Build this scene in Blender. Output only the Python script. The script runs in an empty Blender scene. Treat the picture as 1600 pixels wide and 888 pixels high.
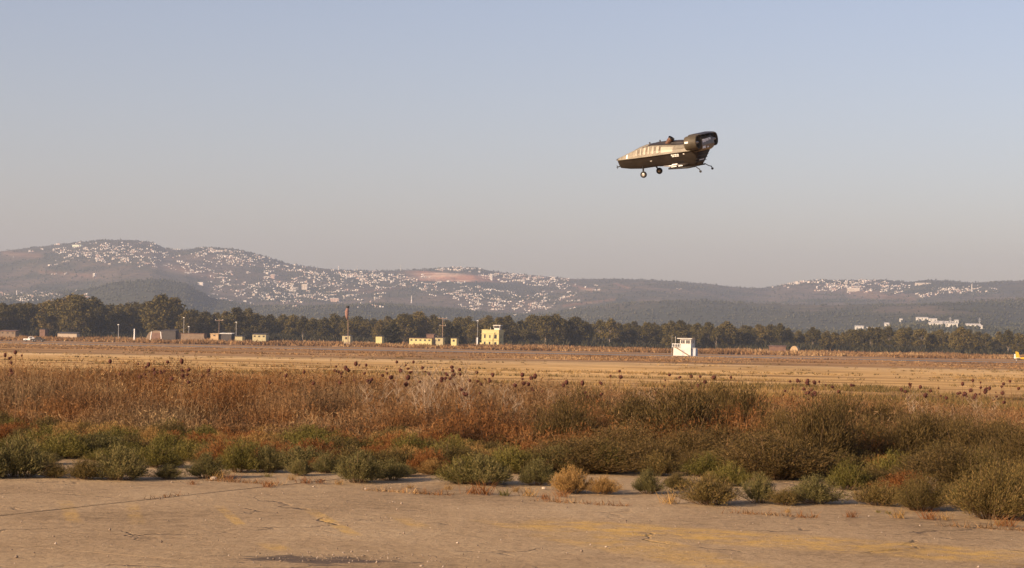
import bpy, math, random
import numpy as np
from mathutils import Matrix, Vector, noise as mnoise

S = bpy.context.scene
R = math.radians
rng = np.random.default_rng(7)
random.seed(7)

# ------------------------------------------------------------------ camera
F = 2986.0            # focal length in pixels of a 1600 wide picture
HY = 527.0            # row of the horizon at mid picture
ROLL = R(1.1)
CH = 2.0              # eye height
cd = bpy.data.cameras.new('camera')
cam = bpy.data.objects.new('camera', cd)
S.collection.objects.link(cam)
S.camera = cam
cd.sensor_width = 36.0
cd.lens = 36.0 * F / 1600.0
cd.shift_y = (HY - 444.0) / 1600.0
cd.clip_start = 0.5
cd.clip_end = 40000.0
cam.matrix_world = (Matrix.Translation((0, 0, CH)) @ Matrix.Rotation(-ROLL, 4, 'Y') @ Matrix.Rotation(R(90), 4, 'X'))

# ------------------------------------------------------------------ sky, sun, exposure
SUN_EL, SUN_AZ = R(20), R(-126)          # azimuth clockwise from +Y: behind and left of the camera
W = bpy.data.worlds.new('World'); S.world = W; W.use_nodes = True
wn = W.node_tree; bg = wn.nodes['Background']
sky = wn.nodes.new('ShaderNodeTexSky'); sky.sky_type = 'NISHITA'; sky.sun_disc = False
sky.sun_elevation = SUN_EL; sky.sun_rotation = SUN_AZ % (2 * math.pi)
sky.air_density = 1.0; sky.dust_density = 1.6; sky.ozone_density = 1.8
tint = wn.nodes.new('ShaderNodeMix'); tint.data_type = 'RGBA'; tint.blend_type = 'MULTIPLY'
tint.inputs[0].default_value = 1.0; tint.inputs[7].default_value = (1.20, 0.965, 0.965, 1)
wn.links.new(sky.outputs[0], tint.inputs[6]); wn.links.new(tint.outputs[2], bg.inputs[0])
bg.inputs[1].default_value = 0.093
sd = bpy.data.lights.new('sun', 'SUN'); sd.energy = 5.0; sd.angle = R(0.6); sd.color = (1.0, 0.77, 0.52)
so = bpy.data.objects.new('sun', sd); S.collection.objects.link(so)
SUNV = Vector((math.sin(SUN_AZ) * math.cos(SUN_EL), math.cos(SUN_AZ) * math.cos(SUN_EL), math.sin(SUN_EL)))
so.rotation_euler = SUNV.to_track_quat('Z', 'Y').to_euler()
so.location = (-60, -60, 60)
S.view_settings.view_transform = 'Standard'; S.view_settings.look = 'None'
S.view_settings.exposure = 0.75; S.view_settings.gamma = 1.0
S.view_settings.use_curve_mapping = False
S.cycles.use_denoising = True
S.cycles.max_bounces = 6; S.cycles.diffuse_bounces = 2; S.cycles.volume_bounces = 0
S.cycles.transparent_max_bounces = 8

# ------------------------------------------------------------------ picture <-> place
cr, sr = math.cos(ROLL), math.sin(ROLL)
def ab(px, py):
    dx, dy = px - 800.0, HY - py
    return (dx * cr - dy * sr) / F, (dy * cr + dx * sr) / F
def ground_z(y):
    if y < 50: return 0.0
    if y < 300: return -0.012 * (y - 50)
    return -3.0
def at(px, py, d):                        # point on the pixel's ray at depth d
    a, b = ab(px, py)
    return Vector((a * d, d, CH + b * d))
def gp(px, py):                           # where a pixel's ray meets the ground
    a, b = ab(px, py)
    d = 10.0
    for _ in range(60):
        d = (CH - ground_z(d)) / max(-b, 1e-4)
        d = min(d, 3000)
    return Vector((a * d, d, ground_z(d)))
def col_at(px, d):                        # ground point at depth d under picture column px (near the horizon)
    return Vector(((px - 800.0) / F * d, d, ground_z(d)))
def horizon(px): return HY + (px - 800) * math.tan(ROLL)

# ------------------------------------------------------------------ materials
def nodes(name):
    m = bpy.data.materials.new(name); m.use_nodes = True
    nt = m.node_tree
    return m, nt, nt.nodes['Principled BSDF']
def N(nt, t, **kw):
    n = nt.nodes.new(t)
    for k, v in kw.items():
        if k.startswith('i_'):
            n.inputs[int(k[2:])].default_value = v
        else: setattr(n, k, v)
    return n
def ramp(nt, fac, stops):
    r = nt.nodes.new('ShaderNodeValToRGB')
    el = r.color_ramp.elements
    while len(el) < len(stops): el.new(0.5)
    for e, (p, c) in zip(el, stops):
        e.position = p; e.color = (*c, 1)
    nt.links.new(fac, r.inputs[0])
    return r.outputs[0]
def noise(nt, vec, scale, detail=4, rough=0.55, dist=0.0):
    n = N(nt, 'ShaderNodeTexNoise'); n.inputs['Scale'].default_value = scale
    n.inputs['Detail'].default_value = detail; n.inputs['Roughness'].default_value = rough
    n.inputs['Distortion'].default_value = dist
    nt.links.new(vec, n.inputs['Vector'])
    return n.outputs['Fac']
def math2(nt, op, a, b=None, clamp=False):
    n = N(nt, 'ShaderNodeMath', operation=op, use_clamp=clamp)
    for i, v in enumerate((a, b)):
        if v is None: continue
        if isinstance(v, (int, float)): n.inputs[i].default_value = v
        else: nt.links.new(v, n.inputs[i])
    return n.outputs[0]
def mixc(nt, fac, a, b, mode='MIX'):
    n = N(nt, 'ShaderNodeMix', data_type='RGBA', blend_type=mode)
    for i, v in ((0, fac), (6, a), (7, b)):
        if isinstance(v, (int, float)): n.inputs[i].default_value = v
        elif isinstance(v, tuple): n.inputs[i].default_value = (*v, 1)
        else: nt.links.new(v, n.inputs[i])
    return n.outputs[2]
def objco(nt): return N(nt, 'ShaderNodeTexCoord').outputs['Object']
def mapv(nt, vec, scale, rot=(0, 0, 0), loc=(0, 0, 0)):
    m = N(nt, 'ShaderNodeMapping'); m.inputs['Scale'].default_value = scale
    m.inputs['Rotation'].default_value = rot; m.inputs['Location'].default_value = loc
    nt.links.new(vec, m.inputs[0]); return m.outputs[0]
def bump(nt, p, h, strength, dist):
    b = N(nt, 'ShaderNodeBump'); b.inputs['Strength'].default_value = strength
    b.inputs['Distance'].default_value = dist
    nt.links.new(h, b.inputs['Height']); nt.links.new(b.outputs[0], p.inputs['Normal'])

def paint(name, c, rough=0.6, vary=0.12, scale=3.0, metal=0.0, spec=0.3):
    m, nt, p = nodes(name)
    n = noise(nt, objco(nt), scale, 5)
    a = tuple(min(1, x * (1 + vary)) for x in c); b = tuple(x * (1 - vary) for x in c)
    nt.links.new(ramp(nt, n, [(0.3, b), (0.7, a)]), p.inputs['Base Color'])
    p.inputs['Roughness'].default_value = rough; p.inputs['Metallic'].default_value = metal
    p.inputs['Specular IOR Level'].default_value = spec
    return m
def leaf(name, stops, trans=0.25, patch=None, patch_scale=0.5, perobj=0.25):
    """many coloured leaves: a shade for each leaf, drifting over the plant and from plant to plant"""
    m, nt, p = nodes(name)
    g = N(nt, 'ShaderNodeNewGeometry').outputs['Random Per Island']
    o = N(nt, 'ShaderNodeObjectInfo').outputs['Random']
    if patch:
        co = N(nt, 'ShaderNodeNewGeometry').outputs['Position']
        n = noise(nt, co, patch_scale, 3, 0.6)
        f = math2(nt, 'ADD', math2(nt, 'MULTIPLY', g, 0.55), math2(nt, 'MULTIPLY', math2(nt, 'SUBTRACT', n, 0.435), 2.8), True)
    else:
        f = math2(nt, 'ADD', math2(nt, 'MULTIPLY', g, 1 - perobj), math2(nt, 'MULTIPLY', o, perobj), True)
    c = ramp(nt, f, stops)
    if name == 'dry_grass':               # paler grey-tan stands among the rust
        n5 = noise(nt, mapv(nt, co, (0.22, 0.3, 0.5), loc=(5, 2, 0)), 1.0, 4, 0.6)
        c = mixc(nt, math2(nt, 'MULTIPLY', ramp(nt, n5, [(0.46, (0, 0, 0)), (0.62, (1, 1, 1))]), 0.62), c, mixc(nt, g, (0.09, 0.064, 0.034), (0.27, 0.185, 0.10)))
    nt.links.new(c, p.inputs['Base Color'])
    p.inputs['Roughness'].default_value = 0.75; p.inputs['Specular IOR Level'].default_value = 0.15
    if trans:
        t = N(nt, 'ShaderNodeBsdfTranslucent'); nt.links.new(c, t.inputs[0])
        x = N(nt, 'ShaderNodeMixShader'); x.inputs[0].default_value = trans
        nt.links.new(p.outputs[0], x.inputs[1]); nt.links.new(t.outputs[0], x.inputs[2])
        nt.links.new(x.outputs[0], nt.nodes['Material Output'].inputs[0])
    return m

M = {}
M['gum'] = leaf('gum_leaves', [(0.0, (0.038, 0.033, 0.010)), (0.4, (0.084, 0.067, 0.018)), (0.75, (0.145, 0.108, 0.028)), (1.0, (0.21, 0.145, 0.045))], 0.15, perobj=0.45)
M['cypress'] = leaf('cypress_leaves', [(0, (0.022, 0.022, 0.010)), (0.6, (0.04, 0.036, 0.016)), (1, (0.065, 0.055, 0.024))], 0.1)
M['bark'] = paint('pale_bark', (0.22, 0.17, 0.125), 0.9, 0.35, 0.8)
M['sage'] = leaf('sage_leaves', [(0, (0.052, 0.045, 0.015)), (0.5, (0.104, 0.088, 0.030)), (0.85, (0.18, 0.144, 0.050)), (1, (0.29, 0.20, 0.07))], 0.12)
M['green'] = leaf('green_leaves', [(0, (0.054, 0.047, 0.011)), (0.5, (0.102, 0.087, 0.019)), (1, (0.20, 0.155, 0.038))], 0.14)
M['olive'] = leaf('olive_leaves', [(0, (0.046, 0.034, 0.011)), (0.45, (0.090, 0.065, 0.020)), (0.8, (0.15, 0.103, 0.032)), (1, (0.25, 0.15, 0.048))], 0.12)
M['rust'] = leaf('rust_leaves', [(0, (0.10, 0.034, 0.011)), (0.5, (0.18, 0.068, 0.019)), (1, (0.29, 0.135, 0.042))], 0.22)
M['straw'] = leaf('straw_leaves', [(0, (0.15, 0.085, 0.026)), (0.5, (0.27, 0.155, 0.05)), (1, (0.42, 0.26, 0.09))], 0.25)
M['tama'] = leaf('tamarisk_leaves', [(0, (0.040, 0.028, 0.010)), (0.4, (0.080, 0.054, 0.018)), (0.8, (0.135, 0.086, 0.028)), (1, (0.20, 0.12, 0.045))], 0.2)
M['twig'] = paint('brown_twig', (0.14, 0.085, 0.045), 0.9, 0.3, 5)
M['dead'] = paint('bleached_stalk', (0.31, 0.225, 0.15), 0.85, 0.3, 6)
M['thstem'] = paint('thistle_stem', (0.16, 0.085, 0.04), 0.85, 0.3, 6)
M['thhead'] = paint('thistle_head', (0.07, 0.022, 0.014), 0.85, 0.4, 30)
M['grass'] = leaf('dry_grass', [(0.0, (0.045, 0.022, 0.009)), (0.22, (0.105, 0.042, 0.013)), (0.42, (0.19, 0.076, 0.021)), (0.60, (0.235, 0.112, 0.036)), (0.78, (0.17, 0.10, 0.052)), (1.0, (0.42, 0.27, 0.12))], 0.15, True, 0.55)
M['stub'] = leaf('field_tussock', [(0, (0.07, 0.055, 0.02)), (0.35, (0.13, 0.09, 0.03)), (0.65, (0.28, 0.17, 0.06)), (1, (0.46, 0.30, 0.12))], 0.2, True, 0.03)
M['reed'] = leaf('dry_reeds', [(0, (0.13, 0.072, 0.03)), (0.4, (0.24, 0.13, 0.055)), (0.7, (0.31, 0.19, 0.085)), (1, (0.42, 0.28, 0.14))], 0.2, True, 0.02)
M['wood'] = leaf('hillside_scrub', [(0, (0.032, 0.034, 0.016)), (0.5, (0.055, 0.054, 0.025)), (1, (0.10, 0.088, 0.045))], 0.0, True, 0.004)

def concrete():
    m, nt, p = nodes('apron_concrete')
    co = N(nt, 'ShaderNodeNewGeometry').outputs['Position']
    n1 = noise(nt, co, 0.35, 6, 0.6); n2 = noise(nt, co, 5.0, 6, 0.65); n3 = noise(nt, co, 22.0, 6, 0.8)
    f = math2(nt, 'ADD', math2(nt, 'MULTIPLY', n1, 0.55), math2(nt, 'MULTIPLY', n2, 0.45))
    c = ramp(nt, f, [(0.34, (0.205, 0.136, 0.070)), (0.45, (0.310, 0.210, 0.112)), (0.56, (0.380, 0.264, 0.145)), (0.70, (0.44, 0.325, 0.195))])
    sp = ramp(nt, n3, [(0.35, (0.38, 0.35, 0.31)), (0.46, (0.90, 0.90, 0.90)), (0.58, (1.08, 1.08, 1.08)), (0.67, (1.5, 1.47, 1.42))])
    c = mixc(nt, 0.8, c, sp, 'MULTIPLY')
    # worn dark patches where the skin has broken away
    w = noise(nt, mapv(nt, co, (0.5, 0.9, 1), loc=(3.1, 1.7, 0)), 0.55, 7, 0.72)
    wm = ramp(nt, w, [(0.60, (0, 0, 0)), (0.68, (1, 1, 1))])
    w2 = ramp(nt, n2, [(0.4, (0, 0, 0)), (0.6, (1, 1, 1))])
    c = mixc(nt, math2(nt, 'MULTIPLY', math2(nt, 'MULTIPLY', wm, w2), 0.6), c, (0.12, 0.082, 0.058))
    # the broken patch by the joint in front
    pc = gp(490, 874); sp0 = N(nt, 'ShaderNodeSeparateXYZ'); nt.links.new(co, sp0.inputs[0])
    ex = math2(nt, 'DIVIDE', math2(nt, 'SUBTRACT', sp0.outputs[0], pc.x), 1.15); ey = math2(nt, 'DIVIDE', math2(nt, 'SUBTRACT', sp0.outputs[1], pc.y), 0.55)
    er = math2(nt, 'SUBTRACT', 1.0, math2(nt, 'ADD', math2(nt, 'MULTIPLY', ex, ex), math2(nt, 'MULTIPLY', ey, ey)), True)
    pm = ramp(nt, math2(nt, 'ADD', math2(nt, 'MULTIPLY', er, 0.20), math2(nt, 'MULTIPLY', noise(nt, mapv(nt, co, (2.2, 5.0, 1)), 1.0, 7, 0.75), 0.75)), [(0.50, (0, 0, 0)), (0.55, (1, 1, 1))])
    pm = math2(nt, 'MULTIPLY', pm, math2(nt, 'MULTIPLY', er, 6.0, True))
    c = mixc(nt, math2(nt, 'MULTIPLY', pm, 0.9), c, (0.085, 0.06, 0.045))
    # hairline cracks
    v = N(nt, 'ShaderNodeTexVoronoi', feature='DISTANCE_TO_EDGE'); v.inputs['Scale'].default_value = 0.42
    dn = N(nt, 'ShaderNodeTexNoise'); dn.inputs['Scale'].default_value = 1.4; dn.inputs['Detail'].default_value = 5
    nt.links.new(co, dn.inputs['Vector'])
    vm = N(nt, 'ShaderNodeVectorMath', operation='ADD')
    sc = N(nt, 'ShaderNodeVectorMath', operation='SCALE'); sc.inputs['Scale'].default_value = 0.9
    nt.links.new(dn.outputs['Color'], sc.inputs[0]); nt.links.new(co, vm.inputs[0]); nt.links.new(sc.outputs[0], vm.inputs[1])
    nt.links.new(vm.outputs[0], v.inputs['Vector'])
    ck = ramp(nt, v.outputs['Distance'], [(0.0, (1, 1, 1)), (0.005, (1, 1, 1)), (0.013, (0, 0, 0))])
    brk = ramp(nt, noise(nt, co, 0.6, 3), [(0.50, (0, 0, 0)), (0.62, (1, 1, 1))])
    ckm = math2(nt, 'MULTIPLY', ck, brk)
    c = mixc(nt, math2(nt, 'MULTIPLY', ckm, 0.65), c, (0.07, 0.045, 0.03))
    # faded yellow paint: one broad worn band and a few short diagonal strokes
    sep = N(nt, 'ShaderNodeSeparateXYZ'); nt.links.new(co, sep.inputs[0])
    X, Y = sep.outputs[0], sep.outputs[1]
    wear = ramp(nt, noise(nt, co, 2.2, 7, 0.72), [(0.44, (0, 0, 0)), (0.58, (1, 1, 1))])
    def band(x0, y0, x1, y1, half, gain):
        dx, dy = x1 - x0, y1 - y0; L = math.hypot(dx, dy); ux, uy = dx / L, dy / L
        s = math2(nt, 'ADD', math2(nt, 'MULTIPLY', X, ux), math2(nt, 'ADD', math2(nt, 'MULTIPLY', Y, uy), -(x0 * ux + y0 * uy)))
        t = math2(nt, 'ADD', math2(nt, 'MULTIPLY', X, -uy), math2(nt, 'ADD', math2(nt, 'MULTIPLY', Y, ux), x0 * uy - y0 * ux))
        a = math2(nt, 'SUBTRACT', 1.0, math2(nt, 'DIVIDE', math2(nt, 'ABSOLUTE', t), half), True)
        a = math2(nt, 'MULTIPLY', a, 2.2, True)
        e0 = math2(nt, 'MULTIPLY', s, 2.0, True)
        e1 = math2(nt, 'MULTIPLY', math2(nt, 'SUBTRACT', L, s), 2.0, True)
        return math2(nt, 'MULTIPLY', math2(nt, 'MULTIPLY', a, math2(nt, 'MULTIPLY', e0, e1)), gain)
    def gpt(px, py): v_ = gp(px, py); return v_.x, v_.y
    tot = None
    for (q0, q1, half, gain) in [((800, 814), (1640, 874), 0.8, 0.7), ((860, 830), (1250, 905), 0.5, 0.5), ((478, 793), (560, 838), 0.10, 0.6),
                                 ((340, 788), (382, 824), 0.08, 0.55), ((610, 802), (668, 826), 0.14, 0.55), ((100, 780), (118, 818), 0.10, 0.45),
                                 ((742, 810), (830, 828), 0.16, 0.5), ((205, 783), (215, 820), 0.10, 0.3), ((415, 845), (445, 864), 0.14, 0.5), ((1000, 838), (1130, 872), 0.2, 0.5)]:
        b_ = band(*gpt(*q0), *gpt(*q1), half, gain)
        tot = b_ if tot is None else math2(nt, 'MAXIMUM', tot, b_)
    c = mixc(nt, math2(nt, 'MULTIPLY', tot, math2(nt, 'ADD', math2(nt, 'MULTIPLY', wear, 0.75), 0.15)), c, (0.54, 0.32, 0.06))
    nt.links.new(c, p.inputs['Base Color'])
    p.inputs['Roughness'].default_value = 0.9; p.inputs['Specular IOR Level'].default_value = 0.2
    h = math2(nt, 'ADD', math2(nt, 'MULTIPLY', n2, 0.5), math2(nt, 'SUBTRACT', math2(nt, 'MULTIPLY', n3, 0.25), math2(nt, 'MULTIPLY', ckm, 0.5)))
    bump(nt, p, h, 0.9, 0.05)
    return m
M['concrete'] = concrete()
M['filler'] = paint('joint_tar', (0.045, 0.033, 0.026), 0.9, 0.3, 4)

def field():
    m, nt, p = nodes('field_ground')
    co = N(nt, 'ShaderNodeNewGeometry').outputs['Position']
    sep = N(nt, 'ShaderNodeSeparateXYZ'); nt.links.new(co, sep.inputs[0])
    wob = noise(nt, mapv(nt, co, (0.004, 0.012, 1)), 1.0, 4, 0.6)
    y = math2(nt, 'ADD', sep.outputs[1], math2(nt, 'MULTIPLY', math2(nt, 'SUBTRACT', wob, 0.5), 90.0))
    f = math2(nt, 'DIVIDE', y, 1200.0, True)
    gold = (0.59, 0.37, 0.15); pale = (0.62, 0.42, 0.21); brown = (0.31, 0.185, 0.085); rust = (0.42, 0.245, 0.105); soil = (0.17, 0.105, 0.06)
    c = ramp(nt, f, [(0.03, soil), (0.055, (0.33, 0.19, 0.075)), (0.13, gold), (0.285, gold), (0.325, pale), (0.345, brown), (0.39, rust),
                     (0.42, brown), (0.45, (0.36, 0.2, 0.085)), (0.56, rust), (0.66, (0.34, 0.19, 0.085)), (0.75, brown), (0.9, (0.28, 0.17, 0.085))])
    st = noise(nt, mapv(nt, co, (0.016, 0.06, 1), rot=(0, 0, R(3))), 1.0, 6, 0.68)
    c = mixc(nt, 1.0, c, ramp(nt, st, [(0.34, (0.34, 0.29, 0.22)), (0.46, (0.80, 0.77, 0.70)), (0.6, (1.1, 1.1, 1.1)), (0.72, (1.3, 1.32, 1.4))]), 'MULTIPLY')
    fine = noise(nt, mapv(nt, co, (0.15, 0.3, 1)), 1.0, 6, 0.7)
    c = mixc(nt, 0.85, c, ramp(nt, fine, [(0.34, (0.55, 0.5, 0.42)), (0.5, (1, 1, 1)), (0.68, (1.2, 1.18, 1.12))]), 'MULTIPLY')
    far = math2(nt, 'MULTIPLY', math2(nt, 'SUBTRACT', sep.outputs[1], 1500.0), 0.001, True)
    c = mixc(nt, far, c, (0.14, 0.11, 0.06))
    nt.links.new(c, p.inputs['Base Color'])
    p.inputs['Roughness'].default_value = 0.95; p.inputs['Specular IOR Level'].default_value = 0.1
    bump(nt, p, noise(nt, co, 1.6, 6, 0.7), 0.7, 0.12)
    return m
M['field'] = field()
M['asphalt'] = paint('old_asphalt', (0.20, 0.165, 0.14), 0.9, 0.25, 0.05)

def hill_mat():
    m, nt, p = nodes('hillside')
    co = N(nt, 'ShaderNodeNewGeometry').outputs['Position']
    n1 = noise(nt, co, 0.0022, 6, 0.6, 0.4); n2 = noise(nt, co, 0.014, 6, 0.65)
    f = math2(nt, 'ADD', math2(nt, 'MULTIPLY', n1, 0.6), math2(nt, 'MULTIPLY', n2, 0.4))
    c = ramp(nt, f, [(0.34, (0.05, 0.05, 0.026)), (0.46, (0.085, 0.075, 0.042)), (0.54, (0.135, 0.100, 0.066)), (0.66, (0.19, 0.138, 0.096)), (0.8, (0.26, 0.20, 0.145))])
    n3 = noise(nt, co, 0.05, 4, 0.7)
    c = mixc(nt, 0.8, c, ramp(nt, n3, [(0.38, (0.45, 0.45, 0.42)), (0.55, (1, 1, 1)), (0.75, (1.3, 1.25, 1.2))]), 'MULTIPLY')
    wv = N(nt, 'ShaderNodeAttribute', attribute_name='wooded'); c = mixc(nt, wv.outputs['Fac'], c, (0.045, 0.046, 0.022))
    qa = N(nt, 'ShaderNodeAttribute', attribute_name='bare')
    qn = noise(nt, mapv(nt, co, (0.004, 0.004, 0.12)), 1.0, 4, 0.6)
    qc = ramp(nt, qn, [(0.38, (0.36, 0.15, 0.085)), (0.5, (0.46, 0.22, 0.13)), (0.6, (0.60, 0.40, 0.27))])
    c = mixc(nt, qa.outputs['Fac'], c, qc)
    nt.links.new(c, p.inputs['Base Color']); p.inputs['Roughness'].default_value = 0.95
    p.inputs['Specular IOR Level'].default_value = 0.1
    bump(nt, p, n2, 0.6, 12.0)
    return m
M['hill'] = hill_mat()

M['tan'] = paint('tan_skin', (0.205, 0.180, 0.138), 0.6, 0.28, 1.3, 0.0, 0.4)
M['brownpanel'] = paint('brown_panel', (0.13, 0.095, 0.058), 0.45, 0.2, 3, 0.1, 0.4)
M['palepanel'] = paint('pale_panel', (0.35, 0.305, 0.235), 0.5, 0.15, 3, 0.0, 0.4)
M['darkhull'] = paint('dark_hull_skin', (0.024, 0.018, 0.013), 0.6, 0.3, 2.5, 0.0, 0.2)
M['duct'] = paint('duct_skin', (0.066, 0.053, 0.035), 0.6, 0.25, 2.5, 0.0, 0.25)
M['black'] = paint('black_rubber', (0.014, 0.012, 0.011), 0.6, 0.2, 8)
M['topdark'] = paint('dark_deck', (0.035, 0.028, 0.026), 0.5, 0.3, 4)
M['white'] = paint('white_paint', (0.82, 0.80, 0.76), 0.45, 0.06, 4)
M['metal'] = paint('grey_metal', (0.42, 0.40, 0.38), 0.4, 0.15, 6, 0.6)
M['exh'] = paint('heat_stained_pipe', (0.115, 0.06, 0.04), 0.45, 0.3, 6, 0.3)
M['whitewall'] = paint('white_wall', (0.60, 0.565, 0.50), 0.8, 0.10, 0.8)
M['door_shade'] = paint('blue_grey_door_shade', (0.42, 0.43, 0.46), 0.8, 0.10, 0.8)  # door colour, also paints the hut's shaded right side
M['yellowwall'] = paint('pale_yellow_wall', (0.52, 0.45, 0.21), 0.85, 0.10, 0.5)
M['yellowshed'] = paint('yellow_shed_wall', (0.38, 0.33, 0.19), 0.85, 0.12, 0.5)
M['glass'] = paint('dark_glass', (0.035, 0.035, 0.04), 0.12, 0.2, 1, 0, 0.6)
M['roofdark'] = paint('dark_roof', (0.06, 0.05, 0.045), 0.8, 0.2, 1)
M['rustroof'] = paint('rusty_roof', (0.15, 0.085, 0.06), 0.8, 0.3, 0.5)
M['brick'] = paint('tan_block', (0.19, 0.135, 0.092), 0.9, 0.2, 0.6)
M['tarp'] = paint('tan_tarp', (0.42, 0.29, 0.16), 0.85, 0.12, 0.5)
M['polewood'] = paint('pole_wood', (0.24, 0.16, 0.11), 0.85, 0.2, 2)
M['sock'] = paint('faded_windsock', (0.24, 0.13, 0.10), 0.9, 0.2, 2)
M['yellow'] = paint('yellow_gloss', (0.72, 0.44, 0.035), 0.3, 0.06, 2, 0, 0.5)
M['stone'] = paint('pale_stone', (0.36, 0.29, 0.22), 0.9, 0.2, 6)
HOUSE = [paint('house_white', (0.62, 0.56, 0.50), 0.85, 0.06, 0.1), paint('house_cream', (0.52, 0.44, 0.36), 0.85, 0.08, 0.1),
         paint('house_rose', (0.44, 0.31, 0.25), 0.85, 0.08, 0.1), paint('house_grey', (0.33, 0.30, 0.28), 0.85, 0.08, 0.1)]

# ------------------------------------------------------------------ object helpers
COL = S.collection
def link(name, mesh, parent=None, loc=None):
    o = bpy.data.objects.new(name, mesh); COL.objects.link(o)
    if parent is not None: o.parent = parent
    if loc is not None: o.location = loc
    return o
def tag(o, label, cat, group=None):
    o['label'] = label; o['category'] = cat
    if group: o['group'] = group
    return o
def thing(name, label, cat, loc=(0, 0, 0), rz=0.0, sc=1.0, group=None):
    o = bpy.data.objects.new(name, None); COL.objects.link(o)
    o.empty_display_size = 0.2
    o.location = loc; o.rotation_euler = (0, 0, rz)
    o.scale = (sc, sc, sc) if isinstance(sc, (int, float)) else sc
    return tag(o, label, cat, group)
def npmesh(name, V, Fc, mats, mi=None, smooth=False):
    """V (n,3); Fc list of (k,3|4) arrays"""
    me = bpy.data.meshes.new(name)
    if not isinstance(Fc, (list, tuple)): Fc = [Fc]
    Fc = [np.asarray(f, np.int32) for f in Fc if len(f)]
    V = np.asarray(V, np.float32)
    tot = np.concatenate([np.full(len(f), f.shape[1], np.int32) for f in Fc])
    idx = np.concatenate([f.ravel() for f in Fc])
    me.vertices.add(len(V)); me.vertices.foreach_set('co', V.ravel())
    me.loops.add(len(idx)); me.loops.foreach_set('vertex_index', idx)
    me.polygons.add(len(tot))
    st = np.concatenate(([0], np.cumsum(tot)[:-1])).astype(np.int32)
    me.polygons.foreach_set('loop_start', st); me.polygons.foreach_set('loop_total', tot)
    if mi is not None: me.polygons.foreach_set('material_index', np.asarray(mi, np.int32))
    if smooth: me.polygons.foreach_set('use_smooth', np.ones(len(tot), bool))
    for m in (mats if isinstance(mats, (list, tuple)) else [mats]): me.materials.append(m)
    me.update(calc_edges=True)
    return me
class MB:
    def __init__(s): s.v = []; s.f = []; s.mi = []
    def add(s, vs, fs, mi=0):
        b = len(s.v); s.v += [tuple(v) for v in vs]
        for f in fs: s.f.append(tuple(b + i for i in f)); s.mi.append(mi)
        return s
    def box(s, x0, x1, y0, y1, z0, z1, mi=0):
        vs = [(x, y, z) for z in (z0, z1) for y in (y0, y1) for x in (x0, x1)]
        return s.add(vs, [(0, 2, 3, 1), (4, 5, 7, 6), (0, 1, 5, 4), (2, 6, 7, 3), (0, 4, 6, 2), (1, 3, 7, 5)], mi)
    def tube(s, pts, radii, n=8, mi=0, caps=True):
        pts = [Vector(p) for p in pts]; rings = []
        for i, p in enumerate(pts):
            d = (pts[min(i + 1, len(pts) - 1)] - pts[max(i - 1, 0)]).normalized()
            u = d.cross(Vector((0.31, 0.17, 0.94)))
            if u.length < 1e-3: u = d.cross(Vector((1, 0, 0)))
            u.normalize(); w = d.cross(u)
            r = radii[i] if isinstance(radii, (list, tuple)) else radii
            rings.append([p + (u * math.cos(2 * math.pi * k / n) + w * math.sin(2 * math.pi * k / n)) * r for k in range(n)])
        vs = [v for r_ in rings for v in r_]; fs = []
        for i in range(len(pts) - 1):
            for k in range(n):
                a, b = i * n + k, i * n + (k + 1) % n
                fs.append((a, b, b + n, a + n))
        if caps: fs += [tuple(range(n - 1, -1, -1)), tuple(range((len(pts) - 1) * n, len(pts) * n))]
        return s.add(vs, fs, mi)
    def lathe(s, prof, axis='x', n=24, c=(0, 0, 0), mi=0):
        """prof: (along, radius) pairs"""
        vs, fs = [], []
        for (t, r) in prof:
            for k in range(n):
                a = 2 * math.pi * k / n; p, q = r * math.cos(a), r * math.sin(a)
                v = (t, p, q) if axis == 'x' else ((p, t, q) if axis == 'y' else (p, q, t))
                vs.append((c[0] + v[0], c[1] + v[1], c[2] + v[2]))
        for i in range(len(prof) - 1):
            for k in range(n):
                a, b = i * n + k, i * n + (k + 1) % n
                fs.append((a, b, b + n, a + n))
        return s.add(vs, fs, mi)
    def grid(s, rows, mi=0, closed=False):
        n = len(rows[0]); vs = [v for r in rows for v in r]; fs = []
        for i in range(len(rows) - 1):
            for k in range(n if closed else n - 1):
                k2 = (k + 1) % n
                fs.append((i * n + k, i * n + k2, (i + 1) * n + k2, (i + 1) * n + k))
        return s.add(vs, fs, mi)
    def mesh(s, name, mats, smooth=False):
        me = bpy.data.meshes.new(name); me.from_pydata(s.v, [], s.f)
        for m in (mats if isinstance(mats, (list, tuple)) else [mats]): me.materials.append(m)
        me.polygons.foreach_set('material_index', s.mi)
        if smooth: me.polygons.foreach_set('use_smooth', [True] * len(s.f))
        me.update(); return me
    def build(s, name, mats, parent=None, smooth=False): return link(name, s.mesh(name, mats, smooth), parent)

ORD = ['first', 'second', 'third', 'fourth', 'fifth', 'sixth', 'seventh', 'eighth', 'ninth', 'tenth', 'eleventh', 'twelfth', 'thirteenth', 'fourteenth',
       'fifteenth', 'sixteenth', 'seventeenth', 'eighteenth', 'nineteenth', 'twentieth']
TENS = {2: 'twenty', 3: 'thirty', 4: 'forty', 5: 'fifty', 6: 'sixty', 7: 'seventy', 8: 'eighty', 9: 'ninety'}
def ordw(n):
    if n <= 20: return ORD[n - 1]
    if n >= 100: return 'hundredth' if n == 100 else 'hundred-and-' + ordw(n - 100)
    t, u = divmod(n, 10)
    return (TENS[t][:-1] + 'ieth') if u == 0 else TENS[t] + '-' + ORD[u - 1]

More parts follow.
